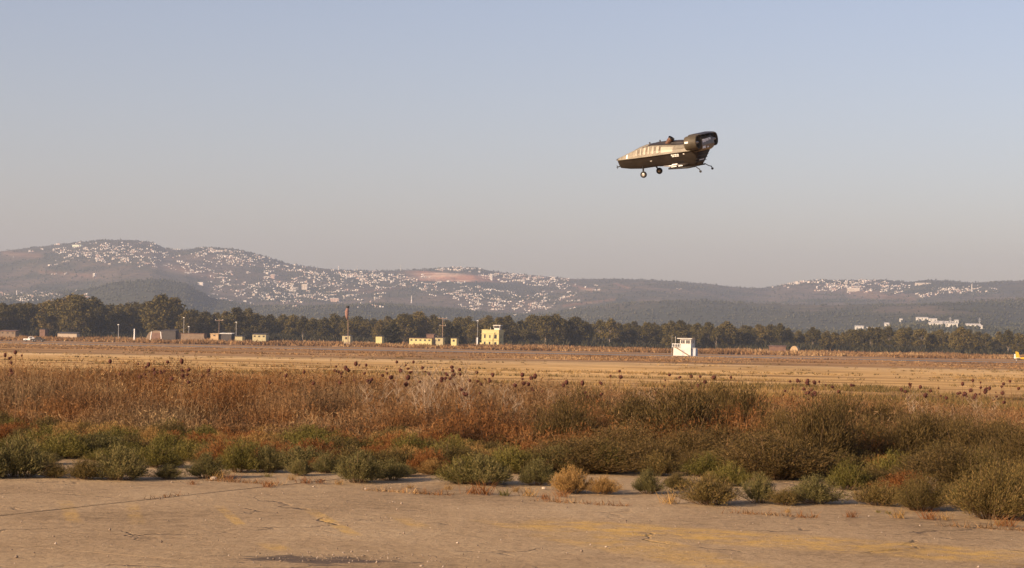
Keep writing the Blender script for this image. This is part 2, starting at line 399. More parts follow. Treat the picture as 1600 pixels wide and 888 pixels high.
# ------------------------------------------------------------------ blades: many thin leaves as one mesh
def rand_dirs(n, up=0.0):
    d = rng.normal(size=(n, 3)); d[:, 2] += up
    return d / np.linalg.norm(d, axis=1, keepdims=True)
def perp(d):
    w = np.cross(d, rng.normal(size=d.shape)); return w / (np.linalg.norm(w, axis=1, keepdims=True) + 1e-9)
def tri_leaves(P, D, L, Wd):
    n = len(P); s = perp(D) * (Wd / 2)[:, None]
    V = np.stack([P + s, P - s, P + D * L[:, None]], 1).reshape(-1, 3)
    return V, np.arange(3 * n).reshape(-1, 3)
def diamond_leaves(P, D, L, Wd):
    n = len(P); s = perp(D) * (Wd / 2)[:, None]; m = P + D * (L * 0.45)[:, None]
    V = np.stack([P, m + s, P + D * L[:, None], m - s], 1).reshape(-1, 3)
    return V, np.arange(4 * n).reshape(-1, 4)
def bent_blades(P, D, L, Wd, bend):
    n = len(P); s = perp(D) * (Wd / 2)[:, None]
    m = P + D * (L * 0.55)[:, None] + bend * 0.3
    t = P + D * L[:, None] + bend
    V = np.stack([P + s, P - s, m - s * 0.7, m + s * 0.7, t], 1).reshape(-1, 3)
    b = np.arange(n)[:, None] * 5
    return V, (b + np.array([[0, 1, 2, 3]])), (b + np.array([[3, 2, 4]]))

def shrub_mesh(name, mat, h=0.5, w=0.5, nb=130, nl=30, ll=0.035, lw=0.010, flat=0.97, lean=0.0):
    """feathery mound: branches fan out from the root, leaflets along each"""
    az = rng.uniform(0, 2 * np.pi, nb); k = rng.uniform(0, 1, nb) ** 0.6
    lob = 1 + 0.25 * np.sin(az * 3 + rng.uniform(0, 6)) + 0.15 * np.sin(az * 5 + rng.uniform(0, 6))
    tip = np.stack([np.cos(az) * k * w * lob + lean * w, np.sin(az) * k * w * lob, h * np.sqrt(np.clip(1 - (k * flat) ** 2, 0.05, 1)) * rng.uniform(0.5, 1.22, nb)], 1)
    base = np.stack([np.cos(az) * 0.35 * w * k, np.sin(az) * 0.35 * w * k, np.zeros(nb)], 1)
    t = rng.uniform(0.12, 1.0, (nb, nl)) ** 0.8
    mid = base + (tip - base) * np.array([0.60, 0.60, 0.58]) 
    tt = t[..., None]
    Pc = (1 - tt) ** 2 * base[:, None] + 2 * tt * (1 - tt) * mid[:, None] + tt ** 2 * tip[:, None]
    Pc += rng.normal(size=Pc.shape) * 0.045 * h * (0.4 + tt)
    Pc[..., 2] = np.maximum(Pc[..., 2], 0.01)
    P = Pc.reshape(-1, 3)
    dd = (tip - base)[:, None].repeat(nl, 1).reshape(-1, 3); dd /= np.linalg.norm(dd, axis=1, keepdims=True)
    D = dd * 0.8 + rand_dirs(len(P)) * 0.75 + np.array([0, 0, 0.25]); D /= np.linalg.norm(D, axis=1, keepdims=True)
    L = rng.uniform(0.6, 1.4, len(P)) * ll; Wd = rng.uniform(0.7, 1.3, len(P)) * lw
    V, Fq = diamond_leaves(P, D, L, Wd)
    fol = npmesh(name + '_foliage', V, Fq, mat)
    mb = MB()
    for i in range(0, nb, 4):
        mb.tube([base[i] - np.array([0, 0, 0.02]), mid[i], tip[i]], [0.006 * (h / 0.5) ** 0.5, 0.004, 0.002], 3, 0, False)
    return fol, mb.mesh(name + '_stems', M['twig'])

def tuft_mesh(name, mat, n=40, h=0.25, w=0.12):
    P = np.stack([rng.normal(size=n) * w * 0.35, rng.normal(size=n) * w * 0.35, np.full(n, -0.005)], 1)
    D = rand_dirs(n) * np.array([0.5, 0.5, 0.1]) + np.array([0, 0, 0.75]); D /= np.linalg.norm(D, axis=1, keepdims=True)
    L = rng.uniform(0.4, 1.1, n) * h
    bend = np.stack([D[:, 0], D[:, 1], -0.4 * np.ones(n)], 1) * (L * 0.3)[:, None]
    V, q, t = bent_blades(P, D, L, rng.uniform(0.005, 0.011, n), bend)
    return npmesh(name, V, [q, t], mat)

def tree_meshes(name, h=20.0, w=6.0, bare=0.22, leaf_n=60, clumps=64, tall=False, mat='gum'):
    """gum tree of unit proportions: trunk with limbs, and a crown of loose clumps"""
    mb = MB()
    lean = rng.normal(size=2) * 0.35
    th = h * 0.62; w = w * 1.3
    mb.tube([(0, 0, -0.4), (lean[0] * 0.3, lean[1] * 0.3, th * 0.35), (lean[0], lean[1], th)], [0.36, 0.26, 0.10], 7)
    cl = []
    for i in range(clumps):
        z = bare + (1 - bare) * rng.uniform(0.04, 1) ** (0.85)
        tz = (z - bare) / (1 - bare)
        env = (math.sin(math.pi * min(1, (tz * 0.86 + 0.16))) ** 0.6) * w
        if tall: env = w * (1 - tz) ** 0.5 * min(1, tz * 6 + 0.35)
        a = rng.uniform(0, 2 * np.pi); r = env * math.sqrt(rng.uniform(0.05, 1)) * 0.85
        c = np.array([lean[0] * z + r * math.cos(a), lean[1] * z + r * math.sin(a), z * h * 0.93])
        cl.append((c, rng.uniform(0.65, 1.35) * (1.35 if not tall else 0.75) * w / 6))
        if i % 5 == 0 and not tall:
            st = np.array([lean[0] * z * 0.6, lean[1] * z * 0.6, max(h * bare * 0.6, c[2] - r * 1.3 - 1.0)])
            mb.tube([st, (st + c) / 2 + np.array([0, 0, -0.3]), c], [0.13, 0.09, 0.04], 4, 0, False)
    P, D = [], []
    for c, r in cl:
        n = leaf_n; d = rand_dirs(n)
        P.append(c + d * (r * rng.uniform(0.35, 1.0, n) ** 0.5)[:, None] * np.array([1, 1, 0.85])); D.append(rand_dirs(n) * 0.9 + np.array([0, 0, -0.35]) + d * 0.3)
    P = np.concatenate(P); D = np.concatenate(D); D /= np.linalg.norm(D, axis=1, keepdims=True)
    V, q = diamond_leaves(P, D, rng.uniform(0.7, 1.5, len(P)), rng.uniform(0.4, 0.85, len(P)))
    return mb.mesh(name + '_trunk', M['bark'], True), npmesh(name + '_crown', V, q, M[mat])

# ================================================================== THE SETTING
# ---- ground sheet
ys = np.concatenate([np.arange(-60, 60, 4.0), np.arange(60, 320, 10.0), np.arange(320, 1500, 60.0), np.arange(1500, 9901, 600.0)])
xs = np.concatenate([-np.geomspace(4, 5800, 34)[::-1], [0], np.geomspace(4, 5800, 34)])
gx, gy = np.meshgrid(xs, ys)
gz = np.vectorize(ground_z)(gy) - 0.03
V = np.stack([gx, gy, gz], -1).reshape(-1, 3)
nx = len(xs); ii, jj = np.meshgrid(np.arange(len(ys) - 1), np.arange(nx - 1), indexing='ij')
a_ = (ii * nx + jj).ravel()
g = link('ground', npmesh('ground', V, np.stack([a_, a_ + 1, a_ + nx + 1, a_ + nx], 1), M['field'], smooth=True)); g['kind'] = 'structure'

# ---- concrete apron: slabs in a grid turned to the picture as the joints show
O2 = np.array([-3.0, 25.2]); U2 = np.array([0.894, -0.447]); V2 = np.array([0.447, 0.894]); SL = 7.5; SLU = 15.0
def uv(x, y): d = np.array([x, y]) - O2; return float(d @ U2), float(d @ V2)
def xy(u, v): p = O2 + U2 * u + V2 * v; return float(p[0]), float(p[1])
apron = link('apron', None); apron['kind'] = 'structure'
apron.empty_display_size = 0.3
def slab(i, j):
    mb = MB(); n = 40; e = 0.013 + 0.005 * random.random()
    def rim(k, off):                      # a rim with small broken edges
        pts = []
        for sde in range(4):
            for q in range(n):
                t = q / n; c0 = [(0, 0), (1, 0), (1, 1), (0, 1)][sde]; c1 = [(1, 0), (1, 1), (0, 1), (0, 0)][sde]
                s, r = c0[0] + (c1[0] - c0[0]) * t, c0[1] + (c1[1] - c0[1]) * t
                u, v = (i + s) * SLU, (j + r) * SL
                inn = e + off + max(0, mnoise.noise((u * 1.7, v * 1.7, k * 3.0))) * 0.02
                cu, cv = (i + 0.5) * SLU, (j + 0.5) * SL
                u += inn * (1 if u < cu - 0.01 else -1) * (abs(u - cu) > SLU / 2 - 0.05); v += inn * (1 if v < cv - 0.01 else -1) * (abs(v - cv) > SL / 2 - 0.05)
                pts.append(xy(u, v))
        return pts
    zt = -0.004 * (j + 3) + 0.0015 * (i % 2)
    lo, hi = rim(0, 0.0), rim(0, 0.001)
    rows = [[(p[0], p[1], -0.18) for p in lo], [(p[0], p[1], zt - 0.002) for p in lo], [(p[0], p[1], zt) for p in hi]]
    mb.grid(rows, closed=True)
    b = len(mb.v); mb.f.append(tuple(range(b - 4 * n, b))); mb.mi.append(0)
    return mb.build('slab', M['concrete'], apron)
for i in range(-2, 3):
    for j in range(-3, 1):
        cx, cy = xy((i + .5) * SLU, (j + .5) * SL)
        if cy > 2 and abs(cx) < 0.27 * cy + 14: slab(i, j)

for j in (-1, 0):                         # dark filler in the joints
    a0, a1 = xy(-26, j * SL), xy(38, j * SL); w_ = V2 * .035; zf = -.004 * (j + 3) - .003
    MB().add([(a0[0] - w_[0], a0[1] - w_[1], zf), (a1[0] - w_[0], a1[1] - w_[1], zf), (a1[0] + w_[0], a1[1] + w_[1], zf), (a0[0] + w_[0], a0[1] + w_[1], zf)], [(0, 1, 2, 3)]).build('joint_filler', M['filler'], apron)
for i in (-1, 0, 1):
    for (v0, v1) in ((-14.9, -7.55), (-7.45, -.05), (.05, 7.4)):
        a0, a1 = xy(i * SLU, v0), xy(i * SLU, v1); w_ = U2 * .035; zf = -.004 * (round((v0 - .05) / SL + .01) + 3) - .0035
        MB().add([(a0[0] - w_[0], a0[1] - w_[1], zf), (a1[0] - w_[0], a1[1] - w_[1], zf), (a1[0] + w_[0], a1[1] + w_[1], zf), (a0[0] + w_[0], a0[1] + w_[1], zf)], [(0, 3, 2, 1)]).build('joint_filler', M['filler'], apron)

# ---- runways far out on the field
for (nm, d0, d1) in (('runway', 592, 632), ('taxiway', 700, 716)):
    mb = MB(); rows = []
    for k in range(41):
        x = -1500 + 75 * k
        rows.append([(x, d0 - 0.028 * x + 2 * math.sin(k), -2.985), (x, d1 - 0.028 * x + 2 * math.sin(k * 1.3), -2.985)])
    mb.grid(rows); o = mb.build(nm, M['asphalt']); o['kind'] = 'structure'

# ---- hills
SKY_PX = np.array([-400, -200, 0, 60, 110, 150, 200, 235, 255, 285, 310, 370, 410, 450, 520, 600, 650, 700, 740, 780, 850, 900, 960, 1020, 1080, 1130, 1170, 1200, 1240, 1270, 1330, 1380, 1420, 1440, 1480, 1520, 1600, 1800, 2000.])
SKY_PY = np.array([415, 402, 393, 386, 380, 376, 376, 379, 389, 392, 387, 391, 401, 413, 421, 423, 421, 418, 419, 426, 432, 436, 435, 437, 442, 447, 450, 450, 442, 438, 438, 437, 441, 437, 438, 442, 439, 446, 455.])
MID_PX = np.array([-400, 0, 60, 130, 180, 240, 290, 325, 400, 480, 600, 640, 700, 780, 850, 900, 960, 1040, 1100, 1200, 1300, 1400, 1460, 1550, 1600, 2000.])
MID_PY = np.array([470, 464, 460, 452, 438, 432, 441, 464, 478, 478, 475, 479, 481, 488, 490, 481, 473, 472, 471, 479, 486, 484, 479, 470, 466, 470.])
LOW_PX = np.array([-400, 0, 400, 800, 1200, 1335, 1430, 1500, 1600, 2000.])
LOW_PY = np.array([503, 503, 502, 509, 518, 519, 508, 509, 517, 520.])
hpx = np.arange(-380, 1985, 4.0)
hD = np.concatenate([np.arange(1900, 4400, 50.0), np.arange(4400, 7900, 22.0), np.arange(7900, 9600, 100.0)])
def hz(px, py, d): return CH + (horizon(px) - py) / F * d
def smooth1(t): t = np.clip(t, 0, 1); return t * t * (3 - 2 * t)
def hill_grid():
    PX, D = np.meshgrid(hpx, hD)
    zs = hz(hpx, np.interp(hpx, SKY_PX, SKY_PY), 7400.0); zm = hz(hpx, np.interp(hpx, MID_PX, MID_PY), 4700.0); zl = hz(hpx, np.interp(hpx, LOW_PX, LOW_PY), 3100.0)
    k = np.ones(9) / 9; zs = zs * 0.6 + 0.4 * np.convolve(np.pad(zs, 4, 'edge'), k, 'valid')
    zdip = zm * 0.93 + 4
    ctl = [(1900, np.full_like(zs, -6)), (3100, zl), (3500, zl * 0.92), (4700, zm), (5250, np.minimum(zdip, zs * 0.8)), (7400, zs), (7900, zs * 0.93), (9600, zs * 0.2)]
    Z = np.zeros_like(PX)
    for (d0, z0), (d1, z1) in zip(ctl[:-1], ctl[1:]):
        m = (hD >= d0) & (hD <= d1); t = ((hD[m] - d0) / (d1 - d0))
        e = smooth1(t) if d1 != 7400 else (0.55 * t + 0.45 * smooth1(t))
        Z[m] = z0[None] * (1 - e[:, None]) + z1[None] * e[:, None]
    X = (PX - 800) / F * D
    nz = np.zeros_like(Z)
    for r in range(Z.shape[0]):
        for c in range(Z.shape[1]):
            x, y = X[r, c], D[r, c]
            nz[r, c] = 26 * mnoise.noise((x / 620, y / 900, 1.3)) + 13 * mnoise.noise((x / 250, y / 330, 4.1)) + 4 * mnoise.noise((x / 90, y / 110, 8.0))
    fade = 1 - np.exp(-((D - 7400) / 420) ** 2) * 0.85
    fade *= smooth1((D - 2600) / 1500) * (1 - 0.7 * np.exp(-((D - 4700) / 250) ** 2))
    Z = Z + nz * fade
    return PX, D, X, Z
PX, DD, HX, HZ = hill_grid()
PYG = horizon(PX) - (HZ - CH) / DD * F                      # picture row of every hill point
# bare cut terraces of the quarry, and some tracks
q = np.exp(-(((PX - 708) / 66) ** 4)) * smooth1((PYG - (421 + (PX - 640) * 0.08)) / 3) * smooth1(((440 + (PX - 640) * 0.02) - PYG) / 3) * (DD > 5600) * (DD < 7350)
HZ = HZ * (1 - q) + q * (np.round(HZ / 11) * 11 * 0.75 + 0.25 * HZ)
bare = q * 0.95
for (x0, y0, x1, y1, w_, amp) in [(895, 447, 925, 454, 2.2, .8), (1540, 478, 1600, 470, 3, .6), (240, 415, 330, 432, 6, .55), (5, 396, 60, 400, 4, .5), (560, 458, 640, 448, 2, .35), (880, 478, 960, 468, 2.0, .6),
                                  (960, 444, 980, 450, 1.6, .8), (1400, 455, 1430, 470, 2, .4), (60, 425, 150, 432, 3, .4), (1330, 455, 1420, 470, 8, .3), (1000, 472, 1100, 478, 5, .3)]:
    t = np.clip(((PX - x0) * (x1 - x0) + (PYG - y0) * (y1 - y0)) / ((x1 - x0) ** 2 + (y1 - y0) ** 2), 0, 1)
    dist = np.hypot(PX - (x0 + t * (x1 - x0)), PYG - (y0 + t * (y1 - y0)))
    bare = np.maximum(bare, np.exp(-(dist / w_) ** 2) * amp * 0.6 * (DD > 4800) * (DD < 7400))
wooded = np.zeros_like(HZ)
for r in range(HZ.shape[0]):
    for c in range(HZ.shape[1]):
        wooded[r, c] = mnoise.noise((HX[r, c] / 420, DD[r, c] / 520, 11.0)) + 0.5 * mnoise.noise((HX[r, c] / 130, DD[r, c] / 160, 3.0))
wooded = smooth1((wooded + 0.02) / 0.4)
nr, nc = HZ.shape
nzw = np.array([[mnoise.noise((HX[r, c] / 200, DD[r, c] / 300, 21.0)) for c in range(nc)] for r in range(nr)])
front = smooth1((PYG + 14 * nzw - np.interp(PX, [0, 120, 200, 300, 340, 500, 900, 1000, 1200, 1600], [455, 445, 432, 434, 470, 472, 478, 470, 478, 486])) / 8) * (DD < 5250)
wooded = np.maximum(wooded * 0.85, front * 0.9) * (1 - np.clip(bare * 1.5, 0, 1))
nr, nc = HZ.shape
V = np.stack([HX, DD, HZ], -1).reshape(-1, 3)
ii, jj = np.meshgrid(np.arange(nr - 1), np.arange(nc - 1), indexing='ij'); a_ = (ii * nc + jj).ravel()
hm = npmesh('hills', V, np.stack([a_, a_ + 1, a_ + nc + 1, a_ + nc], 1), M['hill'], smooth=True)
for nm, arr in (('bare', bare), ('wooded', wooded)):
    at_ = hm.attributes.new(nm, 'FLOAT', 'POINT'); at_.data.foreach_set('value', arr.astype(np.float32).ravel())
hills = link('hills', hm); hills['kind'] = 'structure'
# visible surface point of a pixel on the hills
VIS = np.minimum.accumulate(np.vstack([np.full((1, nc), 1e9), PYG[:-1]]), 0)   # lowest row so far (nearer points)
def hill_point(px, py, dmin=2600):
    c = int(np.clip(round((px - hpx[0]) / 4.0), 0, nc - 1))
    ok = np.where((PYG[:, c] < VIS[:, c]) & (PYG[:, c] <= py) & (hD > dmin))[0]
    if len(ok) == 0: return None
    r = ok[0]
    if r < 1 or hD[r] > 7450: return None
    x = (px - 800) / F * hD[r]
    return Vector((x, hD[r], HZ[r, c]))

# woods on the hills: one far mass of little crowns
def woods():
    ico = np.array([[0, 0, 1], [.89, 0, .3], [.28, .85, .3], [-.72, .53, .3], [-.72, -.53, .3], [.28, -.85, .3], [0, 0, -.7]])
    fc = np.array([[0, 1, 2], [0, 2, 3], [0, 3, 4], [0, 4, 5], [0, 5, 1], [6, 2, 1], [6, 3, 2], [6, 4, 3], [6, 5, 4], [6, 1, 5]])
    n = 120000
    r = rng.integers(8, nr - 30, n); c = rng.integers(0, nc, n)
    keep = rng.uniform(0, 1, n) < wooded[r, c] * 0.8 * np.where(hD[r] < 5150, 1.0, 0.75) + 0.10 * (bare[r, c] < 0.2)
    vis = PYG[r, c] < VIS[r, c] + 3
    keep &= vis & (hD[r] < 7600)
    # the skyline keeps a loose fringe of trees
    r, c = r[keep], c[keep]
    n = len(r)
    s = rng.uniform(1.6, 3.9, n) * np.where(hD[r] < 5200, 0.9, 1.0)
    C = np.stack([HX[r, c] + rng.uniform(-6, 6, n), DD[r, c] + rng.uniform(-10, 10, n), HZ[r, c] + s * 0.45], 1)
    sc = np.stack([s, s, s * rng.uniform(0.8, 1.5, n)], 1)
    jit = 1 + rng.normal(size=(n, 7, 1)) * 0.18
    V = (C[:, None] + ico[None] * sc[:, None] * jit).reshape(-1, 3)
    Fc = (np.arange(n)[:, None, None] * 7 + fc[None]).reshape(-1, 3)
    o = link('hillside_woods', npmesh('hillside_woods', V, Fc, M['wood']))
    tag(o, 'dark scrub and pine woods covering the distant hillsides', 'woods'); o['kind'] = 'stuff'
woods()

# ---- towns
def house_mesh(k, mat):
    mb = MB(); w, d, h = [(12, 10, 7), (15, 11, 6.5), (10, 10, 10), (18, 11, 9), (11, 9, 4.5), (14, 12, 12)][k]
    mb.box(-w / 2, w / 2, -d / 2, d / 2, -4, h)
    if k in (1, 3): mb.box(-w / 2 - 4, -w / 2, -d / 2 + 1.5, d / 2 - 1, -4, h * 0.6)
    for (x0, x1, y0, y1) in ((-w / 2, w / 2, -d / 2, -d / 2 + .3), (-w / 2, w / 2, d / 2 - .3, d / 2), (-w / 2, -w / 2 + .3, -d / 2 + .3, d / 2 - .3), (w / 2 - .3, w / 2, -d / 2 + .3, d / 2 - .3)):
        mb.box(x0, x1, y0, y1, h, h + 0.8)
    mb.box(w * 0.1, w * 0.1 + 3, 0, 3, h, h + 2.4)
    mb.box(-w * 0.3, -w * 0.3 + 1.4, -1, 0.4, h, h + 1.5, 1)
    nf = max(1, int(h // 3.2))
    for f in range(nf):
        for q_ in range(3):
            x = -w / 2 + w * (q_ + 0.5) / 3; z = 1 + f * 3.1
            mb.box(x - 0.7, x + 0.7, -d / 2 - 0.06, -d / 2 + 0.1, z, z + 1.4, 1)
        for q_ in range(2):
            y = -d / 2 + d * (q_ + 0.5) / 2; z = 1 + f * 3.1
            mb.box(w / 2 - 0.1, w / 2 + 0.06, y - 0.6, y + 0.6, z, z + 1.4, 1); mb.box(-w / 2 - 0.06 - (4 if k in (1, 3) and z < h * .5 else 0), -w / 2 + 0.1 - (4 if k in (1, 3) and z < h * .5 else 0), y - 0.6, y + 0.6, z, z + 1.4, 1)
    return mb.mesh('house', [mat, M['glass']])
HM = [[house_mesh(k, m) for m in HOUSE] for k in range(6)]
towns = [  # px, py, half sizes, tilt, count, label words
    (175, 394, 85, 15, .02, 88, 'on the left hilltop at the skyline'), (345, 398, 58, 14, .16, 62, 'on the second hilltop right of the highest one'), (60, 465, 62, 7, .0, 42, 'low on the slope behind the leftmost trees'),
    (455, 461, 118, 17, .05, 130, 'in the valley town below the long ridge'), (535, 431, 112, 15, .07, 135, 'along the saddle left of the orange quarry'), (715, 419, 70, 4, .02, 24, 'on the crest just above the orange quarry'),
    (735, 466, 62, 18, .18, 74, 'on the slope below the orange quarry'), (815, 435, 62, 9, .12, 62, 'on the crest right of the orange quarry'), (838, 474, 45, 12, -.18, 34, 'low behind the trees right of the tower'),
    (1345, 448, 66, 11, -.02, 66, 'in the hilltop town at the right'), (1240, 440, 40, 5, -.1, 20, 'along the crest left of the right hilltop town'), (1485, 456, 50, 6, -.06, 30, 'in the small village on the far right slope'),
    (110, 402, 100, 26, .0, 22, 'scattered below the left hilltop town'), (960, 462, 120, 22, .0, 6, 'alone on the brown slope in the middle'), (300, 420, 90, 16, .2, 30, 'scattered between the two left hilltops')]
allh = []
for (cx, cy, hx, hy, tl, cnt, words_) in towns:
    k = 0; tries = 0; cnt = int(cnt * 4.0)
    while k < cnt and tries < cnt * 8:
        tries += 1
        if tries == 1 or left_ <= 0:          # start a new row of houses along the slope
            dx, dy = np.clip(rng.normal(size=2) * 0.58, -1.1, 1.1); left_ = int(rng.integers(1, 7)); sl_ = tl + rng.normal() * 0.12
            px = cx + dx * hx; py = cy + dy * hy + tl * dx * hx
        else: px += rng.uniform(1.6, 4.2); py += sl_ * 3 + rng.normal() * 0.7
        left_ -= 1
        # streets: gather on wavy contour lines
        if mnoise.noise((px / 17, py / 5, cx)) < -0.12 and rng.uniform() < 0.8: continue
        p = hill_point(px, py)
        if p is None: continue
        k += 1
        kind = int(rng.choice(6, p=[.28, .2, .14, .1, .2, .08])); mt = int(rng.choice(4, p=[.36, .30, .17, .17]))
        sc = rng.uniform(0.25, 0.56) * (p.y / 7000) ** 0.8
        allh.append((sc * [12, 17, 12, 19, 9, 16][kind] / p.y, p, kind, mt, sc, rng.normal() * 0.45 - 0.15, words_))
random.shuffle(allh)
allh.sort(key=lambda t: -t[0])
COLN = ['white', 'cream', 'rose-coloured', 'grey']; KINDN = ['flat-roofed house', 'wide winged house', 'tall narrow house', 'long apartment block', 'low house', 'big block of flats']
for (_, p, kind, mt, sc, rz, words_) in allh[:300]:
    o = link('house', HM[kind][mt], None, p); o.scale = (sc,) * 3; o.rotation_euler.z = rz
    tag(o, f'{COLN[mt]} {KINDN[kind]} {words_}', 'house', f'{COLN[mt]} houses {words_}')
rest = allh[300:]
if rest:
    VV, FF, MI, nb_ = [], [], [], 0
    for (_, p, kind, mt, sc, rz, _w) in rest:
        me = HM[kind][mt]; n = len(me.vertices); v = np.empty(n * 3, np.float32); me.vertices.foreach_get('co', v); v = v.reshape(-1, 3) * sc
        c_, s_ = math.cos(rz), math.sin(rz)
        v = np.stack([v[:, 0] * c_ - v[:, 1] * s_, v[:, 0] * s_ + v[:, 1] * c_, v[:, 2]], 1) + np.array(p)
        f = np.empty(len(me.loops), np.int32); me.loops.foreach_get('vertex_index', f); mi = np.empty(len(me.polygons), np.int32); me.polygons.foreach_get('material_index', mi)
        VV.append(v); f4 = f.reshape(-1, 4)[mi == 0]; FF.append(f4 + nb_); MI.append(np.full(len(f4), mt)); nb_ += n   # too small to show windows
    o = link('far_houses', npmesh('far_houses', np.concatenate(VV), np.concatenate(FF), HOUSE + [M['glass']], np.concatenate(MI)))
    tag(o, 'smaller pale houses filling out the towns on the hills', 'houses'); o['kind'] = 'stuff'

# minarets, masts and single far buildings that stand out
def minaret(px, py, hpx_, label):
    p = hill_point(px, py)
    if p is None: return
    s = hpx_ * p.y / F
    t = thing('minaret', label, 'minaret', p, group='minarets in the hill towns')
    MB().tube([(0, 0, -3), (0, 0, s * 0.66)], [1.9, 1.6], 8).build('shaft', HOUSE[0], t)
    MB().tube([(0, 0, s * 0.66), (0, 0, s * 0.70)], [2.7, 2.7], 8).build('balcony', HOUSE[0], t)
    MB().tube([(0, 0, s * 0.70), (0, 0, s * 0.86), (0, 0, s)], [1.3, 1.2, 0.1], 8).build('spire', HOUSE[0], t)
minaret(642, 474, 12, 'slender white minaret below the orange quarry')
minaret(25, 463, 10, 'slender white minaret behind the leftmost trees')
minaret(1517, 455, 12, 'cream minaret in the small village on the far right slope')
minaret(527, 424, 9, 'minaret among roofs on the saddle skyline')
def mast(px, py, hpx_, label):
    p = hill_point(px, py)
    if p is None: p = at(px, py, 7300)
    s = hpx_ * p.y / F
    t = thing('radio_mast', label, 'mast', p, group='radio masts on the hills')
    MB().tube([(0, 0, -4), (0, 0, s)], [0.9, 0.4], 4).build('pole', M['metal'], t)
    for z in (0.55, 0.75): MB().box(-1.6, 1.6, -.6, .6, s * z, s * z + 2).build('antenna', M['metal'], t)
mast(624, 424, 10, 'thin radio mast on the skyline left of the orange quarry'); mast(556, 423, 8, 'thin radio mast on the saddle skyline'); mast(1484, 510, 14, 'thin pale mast above the white factory sheds'); mast(1530, 512, 15, 'thin mast right of the white factory sheds')
def far_block(px, py, wpx, hpx_, mat, label, name='building'):
    p = hill_point(px, py)
    if p is None: return
    k = p.y / F; w, h = wpx * k, hpx_ * k
    t = thing(name, label, 'building', p, -0.2)
    MB().box(-w / 2, w / 2, -5, 5, -5, h).build('wall', mat, t)
    MB().box(-w / 2 - .4, w / 2 + .4, -5.4, 5.4, h, h + 1).build('roof', HOUSE[0], t)
    for f in range(max(1, int(h // 4))):
        for q_ in range(max(2, int(w // 5))):
            x = -w / 2 + w * (q_ + .5) / max(2, int(w // 5))
            MB().box(x - .8, x + .8, -5.08, -4.9, f * 4 + 1.2, f * 4 + 2.8).build('window', M['glass'], t)
far_block(425, 436, 6, 6, HOUSE[2], 'rose-coloured tall block on the slope of the long ridge')
far_block(118, 386, 15, 3, paint('pale_green_wall', (0.6, 0.66, 0.52), .8), 'long pale green building on the left hilltop')
far_block(146, 434, 3.6, 5, HOUSE[0], 'lone bright white tower block on the left mound')
far_block(522, 472, 14, 5, HOUSE[2], 'long rose-coloured building in the valley town')
far_block(312, 446, 9, 4, HOUSE[0], 'lone long white shed on the slope between left towns')
far_block(475, 453, 9, 8, HOUSE[1], 'big cream complex standing tall in the valley town')
far_block(766, 438, 4, 8, HOUSE[0], 'narrow white tower block at the right end of the quarry')
far_block(1332, 456, 20, 5, HOUSE[1], 'wide cream school block in the right hilltop town')
far_block(1440, 445, 24, 2.2, HOUSE[1], 'long low cream wall beside the right hilltop town', 'farm_shed')

# white factory sheds on the rise above the tree belt, at the right
def shed_white(px, py, wpx, hpx_, label, rz=-0.15, dep=18):
    p = hill_point(px, py, 2400)
    if p is None: p = at(px, py, 3000)
    k = p.y / F; w, h = wpx * k, hpx_ * k
    t = thing('factory_shed', label, 'shed', p, rz, 1, 'white factory sheds above the tree belt')
    MB().box(-w / 2, w / 2, -dep / 2, dep / 2, -8, h).build('wall', M['whitewall'], t)
    MB().add([(-w / 2 - .5, -dep / 2 - .5, h), (w / 2 + .5, -dep / 2 - .5, h), (w / 2 + .5, dep / 2 + .5, h), (-w / 2 - .5, dep / 2 + .5, h), (-w / 2 - .5, 0, h + 1.6), (w / 2 + .5, 0, h + 1.6)],
             [(0, 1, 5, 4), (2, 3, 4, 5), (0, 4, 3), (1, 2, 5), (0, 3, 2, 1)]).build('roof', HOUSE[0], t)
    for q_ in range(max(1, int(wpx // 6))):
        x = -w / 2 + w * (q_ + .5) / max(1, int(wpx // 6)); MB().box(x - 1, x + 1, -dep / 2 - .1, -dep / 2 + .1, h * .35, h * .75).build('window', M['glass'], t)
for a_ in [(1342, 518, 13, 7, 'white shed at the left end of the factory row'), (1362, 516, 16, 2, 'low pale roof beside the leftmost factory shed'), (1385, 511, 7, 5, 'small white plant room on the factory slope'), (1407, 507, 4, 6, 'narrow white silo house on the factory slope'),
           (1440, 503, 18, 4, 'white long shed highest on the factory rise'), (1457, 504, 12, 4, 'second white shed on top of the factory rise'), (1462, 511, 22, 5, 'broad white shed left of the factory mast'), (1482, 512, 26, 5, 'broad white hall below the factory mast'),
           (1494, 507, 5, 6, 'white cube house right of the factory mast'), (1475, 506, 36, 1.5, 'long flat white roof behind the factory halls'), (1520, 512, 22, 4, 'white shed with grey front at the right of the factory'), (1530, 514, 8, 4, 'small white shed at the right end of the factory row')]:
    shed_white(*a_)

